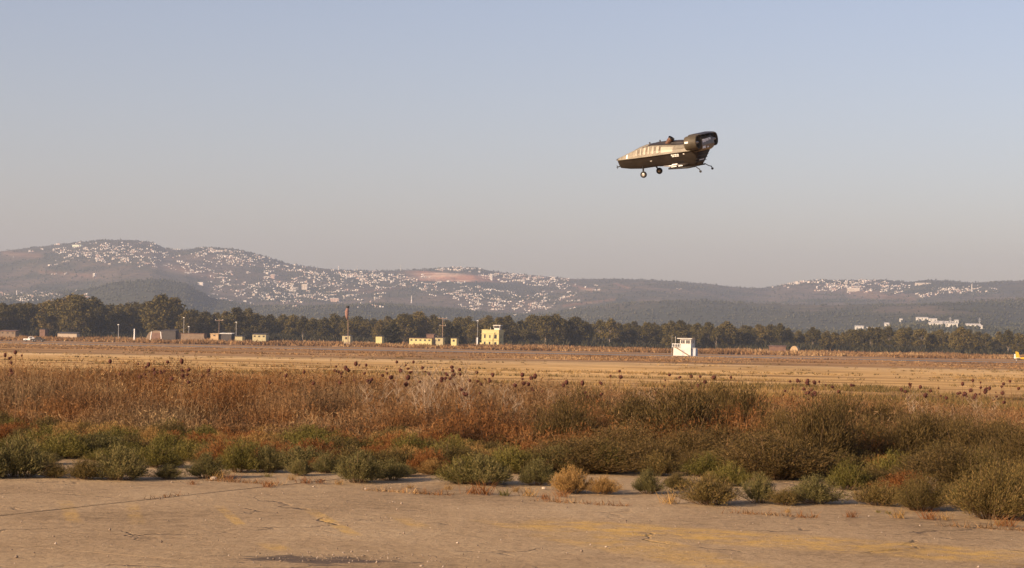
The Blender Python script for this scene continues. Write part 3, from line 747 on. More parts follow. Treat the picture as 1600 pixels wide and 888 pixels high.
# ---- the belt of gum trees
TT = [tree_meshes('gum_tree', 20, 6.2, .18), tree_meshes('gum_tree', 20, 5.2, .34, 52, 40), tree_meshes('gum_tree', 20, 6.8, .14), tree_meshes('gum_tree', 20, 4.2, .38, 52, 34), tree_meshes('gum_tree', 20, 5.8, .10), tree_meshes('gum_tree', 20, 6.4, .2), tree_meshes('gum_tree', 20, 5.0, .16), tree_meshes('gum_tree', 20, 7.6, .16, 62, 84)]
TOPX = [-200, 0, 40, 80, 110, 145, 165, 200, 228, 250, 275, 290, 340, 380, 430, 480, 520, 560, 620, 650, 680, 705, 735, 765, 800, 860, 930, 1000, 1060, 1130, 1160, 1200, 1240, 1300, 1350, 1420, 1460, 1500, 1550, 1600, 1800]
TOPY = [478, 474, 472, 470, 461, 465, 474, 470, 468, 461, 466, 482, 484, 482, 486, 490, 492, 492, 494, 486, 492, 498, 496, 490, 494, 492, 499, 501, 503, 503, 508, 505, 510, 513, 512, 510, 516, 512, 517, 516, 520]
LANDM = [(765, 'yellow tower'), (1070, 'white lookout hut'), (543, 'tall windsock mast')]
trees = []
px = -120.0
while px < 1720:
    d = 1120 + rng.uniform(-30, 45)
    top = np.interp(px, TOPX, TOPY) + rng.uniform(-3, 10.0)
    trees.append((px, d, top, 0)); px += rng.uniform(12, 21)
px = -130.0
while px < 1740:
    d = 1240 + rng.uniform(-30, 60)
    top = np.interp(px, TOPX, TOPY) + rng.uniform(1.0, 8.0)
    trees.append((px, d, top, 1)); px += rng.uniform(12, 22)
for (bx, by) in ((120, 461), (250, 460.5), (652, 487), (866, 491), (1133, 503), (1500, 511)): trees.append((bx, 1105, by, 2))
for row in (0, 1, 2):
    sel = sorted([t for t in trees if t[3] == row]); cnts = {}
    for (px, d, top, _) in sel:
        p = col_at(px, d)
        h = CH + (horizon(px) - top) / F * d - p.z
        tr, cw = TT[7 if row == 2 else int(rng.integers(0, 7))]
        if row == 2: lab = f'broad domed gum tree rising above the belt, {ordw(cnts.setdefault("b", 0) + 1)} such crown from the left'; cnts['b'] += 1
        else:
            lx, ln = min(LANDM, key=lambda q_: abs(q_[0] - px)); side = 'left' if px < lx else 'right'
            key = (ln, side); cnts.setdefault(key, []).append(px)
            lab = (key, px)
        sx = (h / 20) * rng.uniform(0.98, 1.32) if row != 2 else (h / 20) * 1.05
        t = thing('gum_tree', 'tree', 'tree', p, rng.uniform(0, 6.28), (sx, sx, h / 20), 'gum trees of the belt across the field' if row != 1 else 'gum trees behind the front row of the belt')
        t['label'] = lab if row == 2 else ''
        t['_k'] = 0
        link('trunk', tr, t); link('crown', cw, t)
        if row != 2: cnts[key][-1] = (px, t)
        del t['_k']
    for key, lst in cnts.items():
        if key == 'b': continue
        ln, side = key
        lst.sort(key=lambda q_: q_[0], reverse=(side == 'left'))
        for n_, (px, t) in enumerate(lst):
            t['label'] = (f'dark gum tree in the front row, {ordw(n_ + 1)} {side} of the {ln}' if row == 0 else f'gum tree top behind the front row, {ordw(n_ + 1)} {side} of the {ln}')
CY = [tree_meshes('cypress', 10, 2.4, .02, 30, 60, True, 'cypress') for _ in range(2)]
for (px, top, d, lab) in [(613, 505, 930, 'dark cone-shaped cypress right of the small yellow hut'), (700, 505, 960, 'dark cypress beside the two-armed power pole'), (716, 508, 960, 'dark cypress hiding the small pump house'), (601, 512, 960, 'small dark cypress at the yellow hut corner')]:
    p = col_at(px, d); h = CH + (horizon(px) - top) / F * d - p.z
    t = thing('cypress_tree', lab, 'tree', p, rng.uniform(0, 6), (h / 10 * 1.25, h / 10 * 1.25, h / 10), 'dark cypresses in front of the belt'); link('trunk', CY[0][0], t); link('crown', CY[int(rng.integers(0, 2))][1], t)

# understorey and dry reed strips that close the foot of the belt
def strip(name, label, cat, d0, d1, h0, h1, n, mat, dens, ww=0.5, x0=-0.33, x1=0.33):
    d = rng.uniform(d0, d1, n); x = rng.uniform(x0, x1, n) * d
    k = np.array([mnoise.noise((a / 34, b / 22, 2.2)) for a, b in zip(x, d)])
    keep = k > dens; d, x, k = d[keep], x[keep], k[keep]; n = len(d)
    hh = (h0 + (h1 - h0) * np.clip(k + 0.4, 0, 1)) * rng.uniform(0.5, 1.2, n)
    P = np.stack([x, d, np.full(n, -3.05)], 1)
    P = P.repeat(6, 0) + rng.normal(size=(n * 6, 3)) * np.array([0.7, 0.7, 0]); hh = hh.repeat(6) * rng.uniform(0.6, 1.1, n * 6)
    D = rand_dirs(n * 6) * 0.7 + np.array([0, 0, 1.]); D /= np.linalg.norm(D, axis=1, keepdims=True)
    V, f = tri_leaves(P, D, hh, np.full(n * 6, ww) * rng.uniform(0.5, 1.3, n * 6))
    o = link(name, npmesh(name, V, f, mat)); tag(o, label, cat); o['kind'] = 'stuff'
strip('dry_reeds', 'brown dry reeds along the foot of the tree belt', 'reeds', 730, 1020, 0.4, 2.4, 24000, M['reed'], -0.02, 0.7)
strip('undergrowth', 'dark undergrowth between the trunks of the tree belt', 'undergrowth', 1090, 1200, 3.0, 7.0, 9000, M['cypress'], -0.5, 1.4)
strip('low_scrub', 'low brown scrub beyond the runway', 'scrub', 440, 590, 0.15, 0.7, 9000, M['reed'], 0.05, 0.35)

# ---- small buildings at the far side of the field
def yellow_tower():
    d = 1000.0; p = col_at(766, d); k = d / F; rz = -0.30
    t = thing('control_tower', 'pale yellow two-storey tower building with glazed roof cab before the trees', 'tower', p, rz)
    w, dp, h = 9.4, 8.0, 8.2
    MB().box(-w / 2, w / 2, 0, dp, -.5, h).build('wall', M['yellowwall'], t)
    for z in (h * .38, h * .80): MB().box(-w / 2 - .25, w / 2 + .25, -.25, dp + .25, z, z + .3).build('ledge', M['yellowwall'], t)
    MB().box(-w / 2 - .1, w / 2 + .1, -.1, .2, h, h + .5).box(-w / 2 - .1, -w / 2 + .2, .2, dp, h, h + .5).box(w / 2 - .2, w / 2 + .1, .2, dp, h, h + .5).build('parapet', M['yellowwall'], t)
    MB().box(-w / 2 - 1.3, -w / 2, 1, 6, -.5, 1.8).build('annex', M['yellowwall'], t)
    for (x, z, ww_, hh) in ((-3.0, 4.3, .9, 1.9), (-.2, 4.3, .7, 1.6), (2.9, 4.1, 1.3, 2.0), (-3.0, .8, .9, 1.6), (-.3, .8, .9, 1.6), (2.9, .8, 1.2, 1.4)):
        wd = MB().box(x - ww_ / 2, x + ww_ / 2, -.06, .1, z, z + hh).build('window', M['glass'], t)
        MB().box(x - ww_ / 2 - .12, x + ww_ / 2 + .12, -.14, .05, z - .16, z - .02).build('sill', M['yellowwall'], wd)
    for z in (1.0, 4.3): MB().box(w / 2 - .1, w / 2 + .06, 3, 4.2, z, z + 1.5).build('window', M['glass'], t)
    MB().tube([(1.2, -.5, 0), (1.5, -.5, 4), (2.6, -.5, 7.4)], .12, 5).build('drain_pipe', M['brick'], t)
    c = MB().box(1.4, 4.4, 2, 5, h + .02, h + 1.4).build('cab_base', M['whitewall'], t)
    MB().box(1.3, 4.6, 1.9, 5.1, h + 1.4, h + 2.6).build('cab_glazing', M['glass'], t)
    for x in (1.2, 4.5): 
        for y in (1.8, 5.05): MB().box(x, x + .2, y, y + .2, h + 1.4, h + 2.6).build('cab_post', M['whitewall'], t)
    MB().box(.9, 5.0, 1.6, 5.5, h + 2.6, h + 2.95).build('cab_roof', M['whitewall'], t); MB().box(1.0, 4.9, 1.7, 5.4, h + 2.95, h + 3.2).build('roof_cap', M['roofdark'], t)
    MB().tube([(-.5, 2, h), (-.5, 2, h + 1.6)], .08, 4).build('aerial', M['white'], t)
yellow_tower()

def white_hut():
    d = 622.0; p = col_at(1066.0, d); rz = -0.33
    t = thing('lookout_hut', 'white two-storey lookout hut with outside stair standing on the field', 'hut', p, rz)
    w, dp = 5.8, 6.0; h1, h2 = 2.7, 5.5
    MB().box(-w / 2, w / 2, 0, dp, -.4, h1).build('lower_wall', M['whitewall'], t)
    x0 = -w / 2 + 2.2
    MB().box(x0, w / 2, .02, dp - .4, h1, h2).build('upper_wall', M['whitewall'], t)
    MB().box(x0 - .9, w / 2 + .5, -.6, dp + .2, h2, h2 + .22).build('roof', M['whitewall'], t)
    MB().box(x0 - .85, w / 2 + 1.4, -.5, dp + .3, h2 + .22, h2 + .42).build('roof_sheet', M['roofdark'], t)
    for x in (x0 + .3, x0 + 2.0):
        g_ = MB().box(x, x + 1.25, -.03, .1, h1 + 1.3, h1 + 2.4).build('window', M['glass'], t)
        for q_ in (x - .08, x + .60, x + 1.25): MB().box(q_, q_ + .08, -.07, -.02, h1 + 1.3, h1 + 2.4).build('frame', M['whitewall'], g_)
    MB().box(x0 + .7, x0 + 1.5, -.03, .1, 0.1, 2.0).build('door', M['door_shade'], t)
    for (y, z) in ((1.0, 4.1), (3.2, 4.1), (2.0, .9)): MB().box(w / 2 - .05, w / 2 + .04, y, y + 1.1, z, z + 1.0).build('window', M['glass'], t)
    MB().box(-w / 2 - .35, x0, -.35, dp, h1, h1 + .16).build('terrace', M['whitewall'], t)
    for k in range(5):
        x = -w / 2 - .25 + k * .55; MB().box(x, x + .1, -.3, -.2, h1 + .16, h1 + 1.15).build('rail_post', M['white'], t)
    MB().box(-w / 2 - .3, x0, -.31, -.21, h1 + 1.05, h1 + 1.2).build('rail', M['white'], t)
    st = MB()
    st.add([(-w / 2 + .6, -.9, h1), (w / 2 - .35, -.9, -.1), (w / 2 - .35, -.9, .22), (-w / 2 + .6, -.9, h1 + .32), (-w / 2 + .6, -.8, h1), (w / 2 - .35, -.8, -.1), (w / 2 - .35, -.8, .22), (-w / 2 + .6, -.8, h1 + .32)], [(0, 1, 2, 3), (7, 6, 5, 4), (0, 4, 5, 1), (3, 2, 6, 7), (0, 3, 7, 4), (1, 5, 6, 2)])
    st.build('stringer', M['polewood'], t)
    for k in range(12):
        x = -w / 2 + .8 + k * .37; z = h1 - .12 - k * .218; MB().box(x, x + .32, -.8, -.1, z, z + .06).build('step', M['whitewall'], t)
    MB().box(w / 2, w / 2 + 1.6, .6, 4, 2.5, 2.62).build('awning', M['whitewall'], t)
    MB().box(w / 2, w / 2 + 1.4, .8, 3.8, -.4, 2.5).build('shaded_side', M['door_shade'], t)  # blue-grey colour stands in for the shade on the right side
    MB().tube([(-w / 2 + .6, .2, h1), (-w / 2 + .6, .2, h1 + 3.6)], .05, 4).build('aerial', M['metal'], t)
white_hut()

def small_shed(px, ybase, wpx, hpx_, mat, label, name='storage_shed', roof='roofdark', cat='shed', rz=-0.2, pitch=0.12, dep=4.0, group=None, d=880.0, win=True):
    p = col_at(px, d); k = d / F; w, h = wpx * k, hpx_ * k
    z0 = max(0.0, CH + (horizon(px) - ybase) / F * d - p.z)
    t = thing(name, label, cat, p, rz, 1, group)
    MB().box(-w / 2, w / 2, 0, dep, -.3, z0 + h).build('wall', M[mat], t)
    e = .25; hh = z0 + h; rr = w * pitch
    MB().add([(-w / 2 - e, -e, hh), (w / 2 + e, -e, hh), (w / 2 + e, dep + e, hh + rr * .5), (-w / 2 - e, dep + e, hh + rr * .5), (-w / 2 - e, -e, hh + .18), (w / 2 + e, -e, hh + .18), (w / 2 + e, dep + e, hh + rr * .5 + .18), (-w / 2 - e, dep + e, hh + rr * .5 + .18)],
             [(0, 3, 2, 1), (4, 5, 6, 7), (0, 1, 5, 4), (2, 3, 7, 6), (0, 4, 7, 3), (1, 2, 6, 5)]).build('roof', M[roof], t)
    if win:
        n = max(1, int(wpx // 7))
        for q_ in range(n):
            x = -w / 2 + w * (q_ + .5) / n
            MB().box(x - .45, x + .45, -.05, .1, z0 + h * .35, z0 + h * .75).build('window', M['glass'], t)
    return t
small_shed(541, 533, 13, 8, 'yellowshed', 'small pale yellow hut behind the tall windsock mast')
small_shed(592, 534, 10, 8, 'yellowwall', 'small bright yellow hut left of the dark cypresses', win=False)
small_shed(657, 535, 36, 6, 'yellowwall', 'long low yellow shed left of the power pole', roof='rustroof', pitch=0.02)
small_shed(686, 536, 13, 8, 'yellowshed', 'yellow hut at the foot of the two-armed power pole')
small_shed(709, 537, 9, 8, 'yellowwall', 'small yellow pump house between the cypresses')
small_shed(405, 529, 22, 6, 'yellowshed', 'pale yellow low shed with round vents on top, far left')
small_shed(373, 529, 12, 3, 'yellowshed', 'low pale wall between two sheds at the left', name='low_wall', cat='wall', win=False)
small_shed(335, 527, 13, 5, 'tarp', 'shed with tan lean-to roof left of the dark open shelter', roof='tarp')
small_shed(352, 526, 20, 4, 'roofdark', 'dark open shelter with pale roof edge', roof='whitewall', win=False)
small_shed(298, 526, 44, 4.5, 'brick', 'long low tan block wall right of the brown hangar', name='block_wall', cat='wall', win=False, roof='rustroof', pitch=.0)
small_shed(672, 527, 12, 4, 'rustroof', 'rusty roofed shed behind the long yellow shed', d=940, roof='rustroof', win=False)
small_shed(264, 525, 22, 8, 'roofdark', 'dark shed joined to the brown arched hangar', win=False)
small_shed(105, 523, 32, 1.5, 'stone', 'row of pale low barriers behind the parked truck', name='barrier_row', cat='barrier', win=False, d=960)
small_shed(12, 523, 26, 5, 'brick', 'brown long shed at the far left edge', roof='rustroof')
small_shed(66, 519, 9, 4, 'rustroof', 'small rusty container at the left behind the truck', name='container', cat='container', win=False, d=980)
small_shed(1215, 545, 26, 3, 'rustroof', 'long low rusty shed beside the tan tent', roof='rustroof', win=False)
# vents on the pale shed
def arch(px, ybase, wpx, hpx_, mat, label, name, cat, d=900.0, ribs=True):
    p = col_at(px, d); k = d / F; w, h = wpx * k, hpx_ * k
    z0 = max(0, CH + (horizon(px) - ybase) / F * d - p.z)
    t = thing(name, label, cat, p, -0.25)
    n = 12; prof = [(-w / 2 * math.cos(math.pi * i / n), (z0 + h) * math.sin(math.pi * i / n) ** 0.7) for i in range(n + 1)]
    mb = MB(); mb.grid([[(x, y, z - .2) for (x, z) in prof] for y in (0, 9)])
    mb.f += [tuple(range(n + 1)), tuple(range(2 * n + 1, n, -1))]; mb.mi += [0, 0]
    mb.build('shell', M[mat], t)
    if ribs:
        for s in (-.28, .28): MB().tube([(w * s, -.1, 0), (w * s * .8, -.1, (z0 + h) * .85)], .22, 5).build('door_post', M['white'], t)
        MB().box(-w * .2, w * .3, -.08, .1, 0, (z0 + h) * .75).build('door', M['rustroof'], t)
arch(244, 526, 34, 10, 'brick', 'brown arched hangar with white door posts at the left', 'hangar', 'hangar')
arch(1241, 546, 13, 6, 'tarp', 'small tan arched tent in front of the right trees', 'tent', 'tent', 860, False)

def pole(px, ytop, d, label, arms=0, white=False, name='utility_pole', r=.14, mat='polewood', lamp=False):
    p = col_at(px, d); h = CH + (horizon(px) - ytop) / F * d - p.z
    t = thing(name, label, 'pole', p)
    MB().tube([(0, 0, -.3), (0, 0, h)], [r * 1.2, r * .8], 6).build('shaft', M['white' if white else mat], t)
    for a in range(arms):
        z = h - .4 - a * 3.6
        MB().box(-2.2 if a == 0 else -1.6, 2.2 if a == 0 else 1.6, -.12, .12, z, z + .28).build('crossarm', M[mat], t)
        for x in (-1.9, 0.0, 1.9) if a == 0 else (-1.4, 1.4): MB().tube([(x, 0, z + .28), (x, 0, z + .7)], .09, 5).build('insulator', M['white'], t)
    if lamp: MB().box(-.5, .3, -.3, .3, h, h + .3).build('lamp_head', M['white'], t)
    return t, h
pole(691.5, 497, 950, 'two-armed wooden power pole before the tree belt', 2, r=.2)
t_, h_ = pole(746, 502, 960, 'grey lamp pole with white foot left of the yellow tower', lamp=True, mat='metal')
MB().tube([(0, 0, -.2), (0, 0, h_ * .35)], .34, 6).build('painted_foot', M['white'], t_)
pole(210, 514, 850, 'short white post standing alone left of the hangar', white=True, r=.3)
pole(287, 497, 1000, 'pale slender pole right of the brown hangar', mat='metal', lamp=True); pole(342, 500, 990, 'wooden pole with arm beside the dark shelter', 1); pole(369, 504, 980, 'pole with white lamp behind the low wall', mat='metal', lamp=True)
pole(295, 511, 960, 'short lamp post near the block wall', mat='metal', lamp=True); pole(185, 508, 960, 'thin fence lamp post left of the white post', mat='metal', lamp=True)
pole(1050, 523, 640, 'thin dark pole left of the white lookout hut', mat='metal', r=.06)
def windsock():
    d = 830.0; p = col_at(544, d); h = CH + (horizon(544) - 481) / F * d - p.z
    t = thing('windsock_mast', 'tall thin mast with limp reddish windsock rising above the trees', 'windsock', p)
    MB().tube([(0, 0, -.2), (-.1, 0, h * .5), (-.35, 0, h)], [.2, .16, .1], 6).build('mast', M['polewood'], t)
    mb = MB(); mb.tube([(-.5, 0, h - .3), (-.75, -.05, h - 1.6), (-.7, .05, h - 3.6), (-.55, 0, h - 5.2)], [.55, .85, .7, .3], 9); mb.build('sock', M['sock'], t, True)
    MB().lathe([(h - .25, .5), (h + .1, .75), (h + .7, .7), (h + .9, .3), (h + .9, .01)], 'z', 10, (-.4, 0, 0)).build('head_lamp', M['black'], t)
    MB().box(-1.6, 1.1, -1, 1, -.2, 1.3).build('footing', M['stone'], t)
windsock()

def truck(px, d, label, col, rz):
    p = col_at(px, d)
    t = thing('pickup_truck', label, 'truck', p, rz)
    mb = MB(); prof = [(-2.5, .55), (2.4, .55), (2.5, 1.05), (1.4, 1.15), (.8, 1.8), (-.5, 1.85), (-.8, 1.15), (-2.5, 1.12)]
    mb.v = [(x, y, z) for y in (-.85, .85) for (x, z) in prof]; n = len(prof)
    mb.f = [tuple(range(n)), tuple(range(2 * n - 1, n - 1, -1))] + [(i, i + n, (i + 1) % n + n, (i + 1) % n) for i in range(n)]; mb.mi = [0] * len(mb.f)
    mb.build('body', M[col], t)
    MB().box(-.35, .75, -.88, .88, 1.25, 1.7).build('window', M['glass'], t)
    for x in (-1.6, 1.6):
        for y in (-.86, .86):
            w_ = MB().lathe([(-.12, .0), (-.12, .38), (.12, .38), (.12, 0)], 'y', 14, (x, y, .38)).build('wheel', M['black'], t)
            MB().lathe([(-.14, .0), (-.14, .2), (.14, .2), (.14, 0)], 'y', 10, (x, y, .38)).build('rim', M['metal'], w_)
truck(48, 690, 'white pickup truck parked at the left edge of the field', 'white', 0.1); truck(59, 690, 'dark pickup truck just right of the white one', 'roofdark', 0.05)

def crop_plane():
    d = 612.0; p = col_at(1606, d); p = col_at(1587, d)
    t = thing('light_aircraft', 'yellow light aircraft with white rudder, tail showing at the right edge', 'aircraft', p, 0.12)
    st = [(0, .12, 1.35), (1.2, .3, 1.25), (3, .48, 1.3), (5, .58, 1.4), (6.6, .55, 1.4), (7.4, .35, 1.35), (7.7, .1, 1.35)]
    rows = [[(x, r * math.cos(a) * .9, z + r * math.sin(a)) for a in [2 * math.pi * k / 12 for k in range(12)]] for (x, r, z) in st]
    MB().grid(rows, closed=True).build('fuselage', M['yellow'], t, True)
    MB().grid([[(x, y, z) for (x, z) in ((.1, 1.35), (1.5, 1.5), (.95, 3.3), (.05, 3.55))] for y in (-.08, .08)], closed=True).add([(x, y, z) for y in (-.08, .08) for (x, z) in ((.1, 1.35), (1.5, 1.5), (.95, 3.3), (.05, 3.55))], [(0, 1, 2, 3), (7, 6, 5, 4)]).build('fin', M['yellow'], t)
    MB().box(-.55, .05, -.06, .06, 1.2, 2.7).build('rudder', M['white'], t); MB().box(-.62, -.5, -.07, .07, 1.0, 2.9).build('rudder_edge', M['roofdark'], t)
    MB().box(.0, 1.1, -1.9, 1.9, 1.42, 1.52).build('tailplane', M['white'], t)
    MB().box(.3, 2.6, -.42, .42, .92, 1.08).build('belly_stripe', M['roofdark'], t)
    MB().box(4.4, 5.9, -6, 6, 1.0, 1.2).build('wing', M['yellow'], t)
    MB().box(3.6, 4.8, -.4, .4, 1.8, 2.4).build('cockpit', M['glass'], t)
    for (x, y, r) in ((5.2, -1.2, .38), (5.2, 1.2, .38), (.35, 0, .18)):
        w_ = MB().lathe([(-.1, 0), (-.1, r), (.1, r), (.1, 0)], 'y', 12, (x, y, r)).build('wheel', M['black'], t)
        MB().tube([(x, y, r), (x, y * .4, 1.2)], .06, 5).build('strut', M['metal'], w_)
    MB().box(7.7, 7.8, -.1, .1, .2, 2.5).build('propeller', M['black'], t)
crop_plane()

# ================================================================== THE FLYING AIRCRAFT
def aircraft():
    D0 = 110.0
    fwd = Vector((-.86, .47, -.094)).normalized(); prt = Vector((-.477, -.9, -.186))
    prt = (prt - fwd * prt.dot(fwd)).normalized(); up = fwd.cross(prt)
    nose = at(940 + 175 / 7.4, 180 + 519 / 7.4, D0)
    rot = Matrix((fwd, prt, up)).transposed().to_4x4()
    t = thing('ducted_fan_aircraft', 'tan and dark brown ducted-fan aircraft flying nose-down above the field', 'aircraft')
    t.matrix_world = Matrix.Translation(nose) @ rot
    bpy.context.view_layer.update()
    ip = lambda x, xs_, ys_: float(np.interp(x, xs_, ys_))
    WX, WY = [0, .06, .15, .3, .6, 1.0, 1.8, 2.6, 4.2, 5.3], [.04, .18, .32, .48, .68, .84, .98, 1.02, 1.02, .97]
    HX_, HY_ = [0, .2, .41, 1.07, 1.68, 2.1, 2.6, 3.2, 3.65, 4.3, 5.3], [.02, .075, .145, .34, .55, .65, .67, .60, .54, .46, .42]
    def usec(x, tt):                    # upper skin: tt 0 at the port sill .. 1 at the crest
        w, h = ip(x, WX, WY), ip(x, HX_, HY_)
        pts = [(w, 0), (w * .95, h * .34), (w * .80, h * .70), (w * .55, h * .92), (w * .25, h * .99), (0, h)]
        ts = [0, .25, .5, .7, .85, 1]
        return ip(tt, ts, [p[0] for p in pts]), ip(tt, ts, [p[1] for p in pts])
    stx = [0, .06, .15, .3, .5, .75, 1.0, 1.35, 1.7, 2.1, 2.6, 3.1, 3.6, 4.2, 4.8, 5.25]
    tts = [0, .12, .25, .38, .5, .6, .7, .85, 1]
    rows = []
    for x in stx:
        pr = [usec(x, q) for q in tts]
        rows.append([(-x, y, z) for (y, z) in pr] + [(-x, -y, z) for (y, z) in pr[-2::-1]])
    mb = MB(); mb.grid(rows); n = len(rows[0]); b = len(mb.v); mb.f.append(tuple(range(b - n, b))); mb.mi.append(0)
    skin = mb.build('upper_body', M['tan'], t, False)
    # conforming panels on the skin
    def patch(x0, x1, t0, t1, off, side=1, nx_=6, nt_=6):
        mb = MB(); rr = []
        for i in range(nx_ + 1):
            x = x0 + (x1 - x0) * i / nx_
            row = []
            for j in range(nt_ + 1):
                y, z = usec(x, t0 + (t1 - t0) * j / nt_); row.append((-x, side * (y + off), z + off * .7))
            rr.append(row)
        back = [[(v[0], v[1] - side * (off + .02), v[2] - off - .02) for v in r_] for r_ in rr]
        mb.grid(rr); mb.grid(back)
        for e0, e1 in ((rr[0], back[0]), (rr[-1], back[-1]), ([r_[0] for r_ in rr], [r_[0] for r_ in back]), ([r_[-1] for r_ in rr], [r_[-1] for r_ in back])): mb.grid([e0, e1])
        return mb
    for sd_ in (1, -1):
        for k in range(6):
            x = (1.62, 1.92, 2.14, 2.42, 2.66, 2.94)[k]; patch(x, x + (.10, .07, .14, .08, .13, .16)[k], .10, .54, .022, sd_, 2, 6).build('rib', M['palepanel'], skin); patch(x + .17, x + .17 + (.06, .03, .07, .04, .05, .05)[k], .14, .50, .006, sd_, 2, 6).build('brown_strip', M['brownpanel'], skin)  # upright pale strips with narrower brown strips beside them
        patch(3.22, 3.95, .10, .46, .014, sd_).build('access_panel', M['palepanel'], skin)
        for xs_ in (.62, 1.38, 2.62 + .55, 4.02, 4.55): patch(xs_, xs_ + .014, .03, .60, .005, sd_, 1, 6).build('seam', M['brownpanel'], skin)
        patch(1.2, 3.1, .055, .075, .006, sd_, 8, 1).build('seam', M['brownpanel'], skin); patch(4.05, 4.9, .28, .30, .005, sd_, 5, 1).build('seam', M['brownpanel'], skin)
        patch(2.0, 2.35, .57, .61, .008, sd_, 3, 1).build('vent', M['topdark'], skin)
        patch(.98, 1.07, .02, .46, .014, sd_, 2, 5).build('white_stripe', M['white'], skin)
        patch(1.60, 1.66, .14, .42, .012, sd_, 2, 5).build('slot', M['darkhull'], skin)
        patch(.0, .28, .0, 1.0, .012, sd_, 5, 10).build('nose_cap', M['topdark'], skin)
        patch(.55, 2.05, .86, 1.0, .010, sd_, 8, 3).build('fan_grille', M['topdark'], skin)
        patch(2.35, 5.2, .62, 1.0, .016, sd_, 12, 6).build('dark_deck', M['topdark'], skin)
    # engine hump on the dark deck
    rr = []
    for (x, w, z0, h) in [(2.3, .1, .62, .03), (2.7, .34, .58, .12), (3.3, .42, .55, .15), (4.0, .42, .48, .17), (4.7, .36, .42, .16), (5.1, .2, .42, .05)]:
        rr.append([(-x, w * math.cos(a), z0 + h * math.sin(a)) for a in [math.pi * k / 10 for k in range(11)]])
    MB().grid(rr).build('engine_cover', M['topdark'], t, True)
    # sill strake
    MB().tube([(-x, ip(x, WX, WY) + .015, -.01) for x in stx[2:]], [.012] + [.026] * (len(stx) - 3), 6).tube([(-x, -ip(x, WX, WY) - .015, -.01) for x in stx[2:]], [.012] + [.026] * (len(stx) - 3), 6).build('sill_strake', M['tan'], t, True)
    # lower hull
    BX, BY = [.20, .22, .30, 1.0, 1.7, 2.7, 3.3, 3.6, 4.4, 5.3], [-.10, -.30, -.48, -.60, -.67, -.66, -.72, -.84, -.88, -.88]
    rows = []
    for x in [.20, .22, .25, .32, .42, .55, .75, 1.0, 1.35, 1.7, 2.2, 2.7, 3.0, 3.3, 3.6, 4.0, 4.4, 4.8, 5.1, 5.35, 5.5]:
        w = ip(x, WX, WY) * .97; zb = ip(x, BX, BY); sh = max(0, (x - 4.4) / 1.1) * .52
        pr = [(w, -.02), (w * .91, zb * .3), (w * .79, zb * .62), (w * .66, zb * .88), (w * .54, zb), (w * .3, zb * 1.02), (0, zb * 1.03)]
        pr = [(-(x + sh * z), y, z) for (y, z) in pr]
        rows.append(pr + [(a, -b_, c) for (a, b_, c) in pr[-2::-1]])
    mb = MB(); mb.grid(rows); n = len(rows[0]); b = len(mb.v); mb.f += [tuple(range(b - n, b)), tuple(range(n))]; mb.mi += [0, 0]
    hull = mb.build('lower_hull', M['darkhull'], t, True)
    def hull_y(x, f): w = ip(x, WX, WY) * .97; return ip(f, [0, .3, .62, .88, 1], [w, w * .91, w * .79, w * .66, w * .54])
    def hull_plate(x0, x1, f0, f1, off, mat, nm, par=hull):
        for sd_ in (1, -1):
            zz = lambda x, f: ip(x, BX, BY) * f
            q_ = [(x0, f0), (x1, f0), (x1, f1), (x0, f1)]
            o_ = [(-x, sd_ * (hull_y(x, f) + off), zz(x, f)) for x, f in q_]; i_ = [(-x, sd_ * (hull_y(x, f) - .02), zz(x, f)) for x, f in q_]
            MB().add(o_ + i_, [(0, 1, 2, 3), (7, 6, 5, 4), (0, 4, 5, 1), (1, 5, 6, 2), (2, 6, 7, 3), (3, 7, 4, 0)]).build(nm, M[mat], par)
    hull_plate(.45, 1.15, .42, .80, .012, 'black', 'intake_shade')  # black plates paint the shade inside the intakes and side openings
    hull_plate(3.72, 4.45, .58, .80, .012, 'black', 'opening_shade')
    hull_plate(2.45, 2.55, .42, .47, .02, 'white', 'light')
    for k, (x0, wd) in enumerate([(3.80, .10), (3.93, .07), (4.02, .12), (4.17, .09)]):
        hull_plate(x0, x0 + wd, .10 + .01 * (k % 2), .19, .014, 'white', 'mark')
    for k, (x0, wd) in enumerate([(3.84, .14), (4.01, .10), (4.13, .12)]): hull_plate(x0, x0 + wd, .215, .275, .014, 'white', 'mark')
    hull_plate(4.52, 4.60, .13, .19, .016, 'white', 'mark')
    for (x0, x1, z0) in ((3.72, 4.05, -.68), (3.66, 3.98, -.80), (4.1, 4.35, -.80)):
        for sd_ in (1, -1): MB().box(-x1, -x0, sd_ * .80 - .03, sd_ * .80 + .03, z0, z0 + .05).build('mark', M['white'], hull)
    # side skids under the mid body
    for sd_ in (1, -1):
        MB().tube([(-3.45, sd_ * .68, -.74), (-3.7, sd_ * .69, -.75), (-4.4, sd_ * .69, -.76), (-4.7, sd_ * .66, -.74)], [.03, .115, .115, .04], 10).build('sponson', M['darkhull'], t, True)
        MB().tube([(-3.45, sd_ * .74, -.86), (-4.6, sd_ * .74, -.93), (-5.1, sd_ * .70, -.92)], [.05, .06, .04], 8).build('skid', M['black'], t, True)
        MB().tube([(-3.2, sd_ * .80, -.68), (-3.6, sd_ * .82, -.72), (-4.3, sd_ * .82, -.72)], [.02, .045, .03], 6).build('step_bar', M['metal'], t, True)
